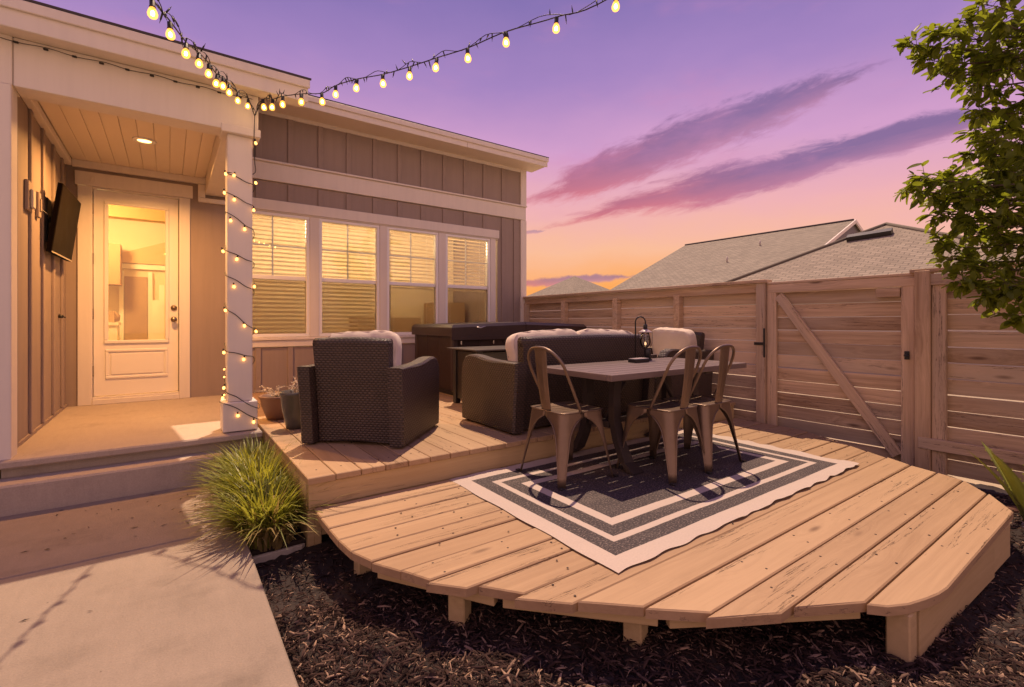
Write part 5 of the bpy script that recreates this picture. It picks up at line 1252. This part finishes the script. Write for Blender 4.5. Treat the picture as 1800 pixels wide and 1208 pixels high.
# tree at the right: trunk outside the frame, branches reaching in
tr = thing('crape_myrtle_tree', (4.70, 0.12, ZG), 'leafy green tree with thin branches reaching in from the right', 'tree')
trunk_top = Vector((4.62, 0.02, 2.3)); tb = Vector((4.70, 0.12, ZG))
tk = [tb, tb + Vector((.02, -.02, .7)), Vector((4.68, .08, 1.0)), Vector((4.63, .04, 1.7)), trunk_top, Vector((4.55, .05, 3.0)), Vector((4.5, .1, 3.7))]
MB().tube(smooth_path(tk, 4), [max(.014, .060 * (1 - i / 28)) for i in range(len(smooth_path(tk, 4)))], 10).build('trunk', 'bark', tr)
leaf_v = []; LN, LW_ = .066, .036
for k in range(5):
    t = k / 4; wdt = LW_ / 2 * math.sin(math.pi * (t * .92 + .06)) ** .8 * (1.12 - .3 * t); z_ = -.010 * t * t
    leaf_v += [(LN * t, -wdt, z_ + .005), (LN * t, 0, z_), (LN * t, wdt, z_ + .005)]
leaf_f = [(3 * k + j, 3 * k + j + 1, 3 * k + 3 + j + 1, 3 * k + 3 + j) for k in range(4) for j in range(2)]
g = random.Random(5); leaves = []
tips = [(1606, 78, 2.7), (1628, 105, 2.75), (1660, 60, 2.65), (1660, 128, 2.8), (1730, 8, 2.6), (1760, 40, 2.5), (1700, 150, 2.9), (1720, 195, 2.8), (1740, 250, 2.8), (1598, 332, 2.75), (1620, 312, 2.7), (1650, 350, 2.8),
        (1668, 318, 2.75), (1650, 378, 2.8), (1700, 350, 2.7), (1745, 300, 2.75), (1768, 350, 2.6), (1700, 392, 2.75), (1652, 430, 2.85), (1668, 455, 2.8), (1690, 500, 2.75), (1720, 470, 2.7), (1735, 520, 2.7), (1770, 430, 2.65), (1770, 500, 2.6), (1792, 560, 2.6),
        (1790, 100, 2.6), (1800, 180, 2.7), (1790, 250, 2.5), (1810, 330, 2.6), (1830, 420, 2.6), (1820, 30, 2.5), (1850, 120, 2.7), (1860, 260, 2.8), (1880, 380, 2.7), (1860, 500, 2.7), (1900, 560, 2.8), (1900, 60, 2.9), (1920, 180, 2.6), (1850, -60, 2.6), (1760, -60, 2.7), (1950, -120, 2.8), (1960, 300, 2.5), (1725, 228, 3.0), (1745, 275, 2.95), (1712, 270, 2.9), (1765, 215, 3.0), (1730, 330, 2.9), (1700, 90, 2.85), (1745, 120, 2.9), (1720, 410, 2.9), (1755, 385, 2.95), (1782, 300, 3.0), (1690, 40, 2.8),
        (2040, 90, 2.5), (2110, 240, 2.6), (2080, 390, 2.5), (2000, -60, 2.7), (2180, 60, 2.8), (2060, 520, 2.6), (2180, 380, 3.0), (2250, 220, 3.1), (2010, 200, 3.1), (2020, 360, 3.2), (2100, 120, 3.3), (2150, 520, 3.0), (1980, 460, 2.4), (1990, 60, 2.3), (2080, -150, 2.6), (1900, -180, 2.9), (2200, -100, 3.0)]
stems = MB()
def add_leaf(p, d):
    leaves.append((p, d, g.uniform(.5, 1.2)))
for (x_, y_, dp) in tips:
    tip = at(x_, y_, dp); zb = max(.7, min(3.2, tip.z - .25 - .25 * (tip - tb).to_2d().length * .5))
    f = (zb - tk[0].z) / (tk[-1].z - tk[0].z); base_ = tk[0].lerp(tk[-1], max(0, min(1, f))); base_.x, base_.y = 4.64, .05
    mid = base_.lerp(tip, .5) + Vector((g.uniform(-.1, .1), g.uniform(-.1, .1), .10 + g.uniform(0, .1)))
    br = smooth_path([base_, mid, base_.lerp(tip, .85) + Vector((0, 0, .04)), tip], 7)
    stems.tube(br, [max(.0022, .011 * (1 - i / len(br))) for i in range(len(br))], 5)
    n = len(br)
    for i in range(int(n * .42), n):
        p = br[i]; ax = (br[min(i + 1, n - 1)] - br[i - 1]).normalized(); t = (i - n * .42) / (n * .58)
        for _ in range(2 if t < .9 else 4):
            tdir = (ax * g.uniform(.1, .9) + Vector((g.uniform(-1, 1), g.uniform(-1, 1), g.uniform(-.7, .7)))).normalized(); tl = g.uniform(.05, .17) * (1.15 - .65 * t)
            stems.tube([p, p + tdir * tl], [.0016, .001], 4, cap=False)
            for q in range(5):
                pp_ = p + tdir * tl * (.3 + .7 * q / 4); dd = (tdir * .7 + Vector((g.uniform(-1, 1), g.uniform(-1, 1), g.uniform(-1.0, .45)))).normalized()
                if g.random() < .80: add_leaf(pp_, dd)
stems.build('branches', 'bark', tr)
def leaf_mat(p, d, s):
    zr_ = Vector((g.uniform(-.6, .6), g.uniform(-.6, .6), 1)); yv = zr_.cross(d); yv = yv.normalized() if yv.length > 1e-4 else d.orthogonal(); zv = d.cross(yv)
    m4 = Matrix((d * s, yv * s, zv * s)).transposed().to_4x4(); m4.translation = p; return m4
def shown(p):
    r = p - Vector((0, 0, CAM_H)); d = r.dot(FW); x_ = XC + FPX * r.dot(RT) / d; y_ = YH - FPX * r.z / d
    return d if (-10 < x_ < 1810 and -10 < y_ < 1220) else 1e3
leaves.sort(key=lambda L: shown(L[0]) / L[2])
leaf_me = MB().add(leaf_v, leaf_f, True).mesh('leaf', 'leaf', fixn=False)
mass = MB(); tl_ = Vector(tr.location)
for i, (p, d, s) in enumerate(leaves):
    m4 = leaf_mat(p, d, s)
    if i < 290:
        o = bpy.data.objects.new('leaf', leaf_me); C.objects.link(o); o.parent = tr; m5 = m4.copy(); m5.translation = p - tl_; o.matrix_local = m5
    else: mass.add([m4 @ Vector(v) for v in leaf_v], leaf_f, True)
o = mass.build('foliage', 'leaf', tr, fixn=False); o['kind'] = 'stuff'
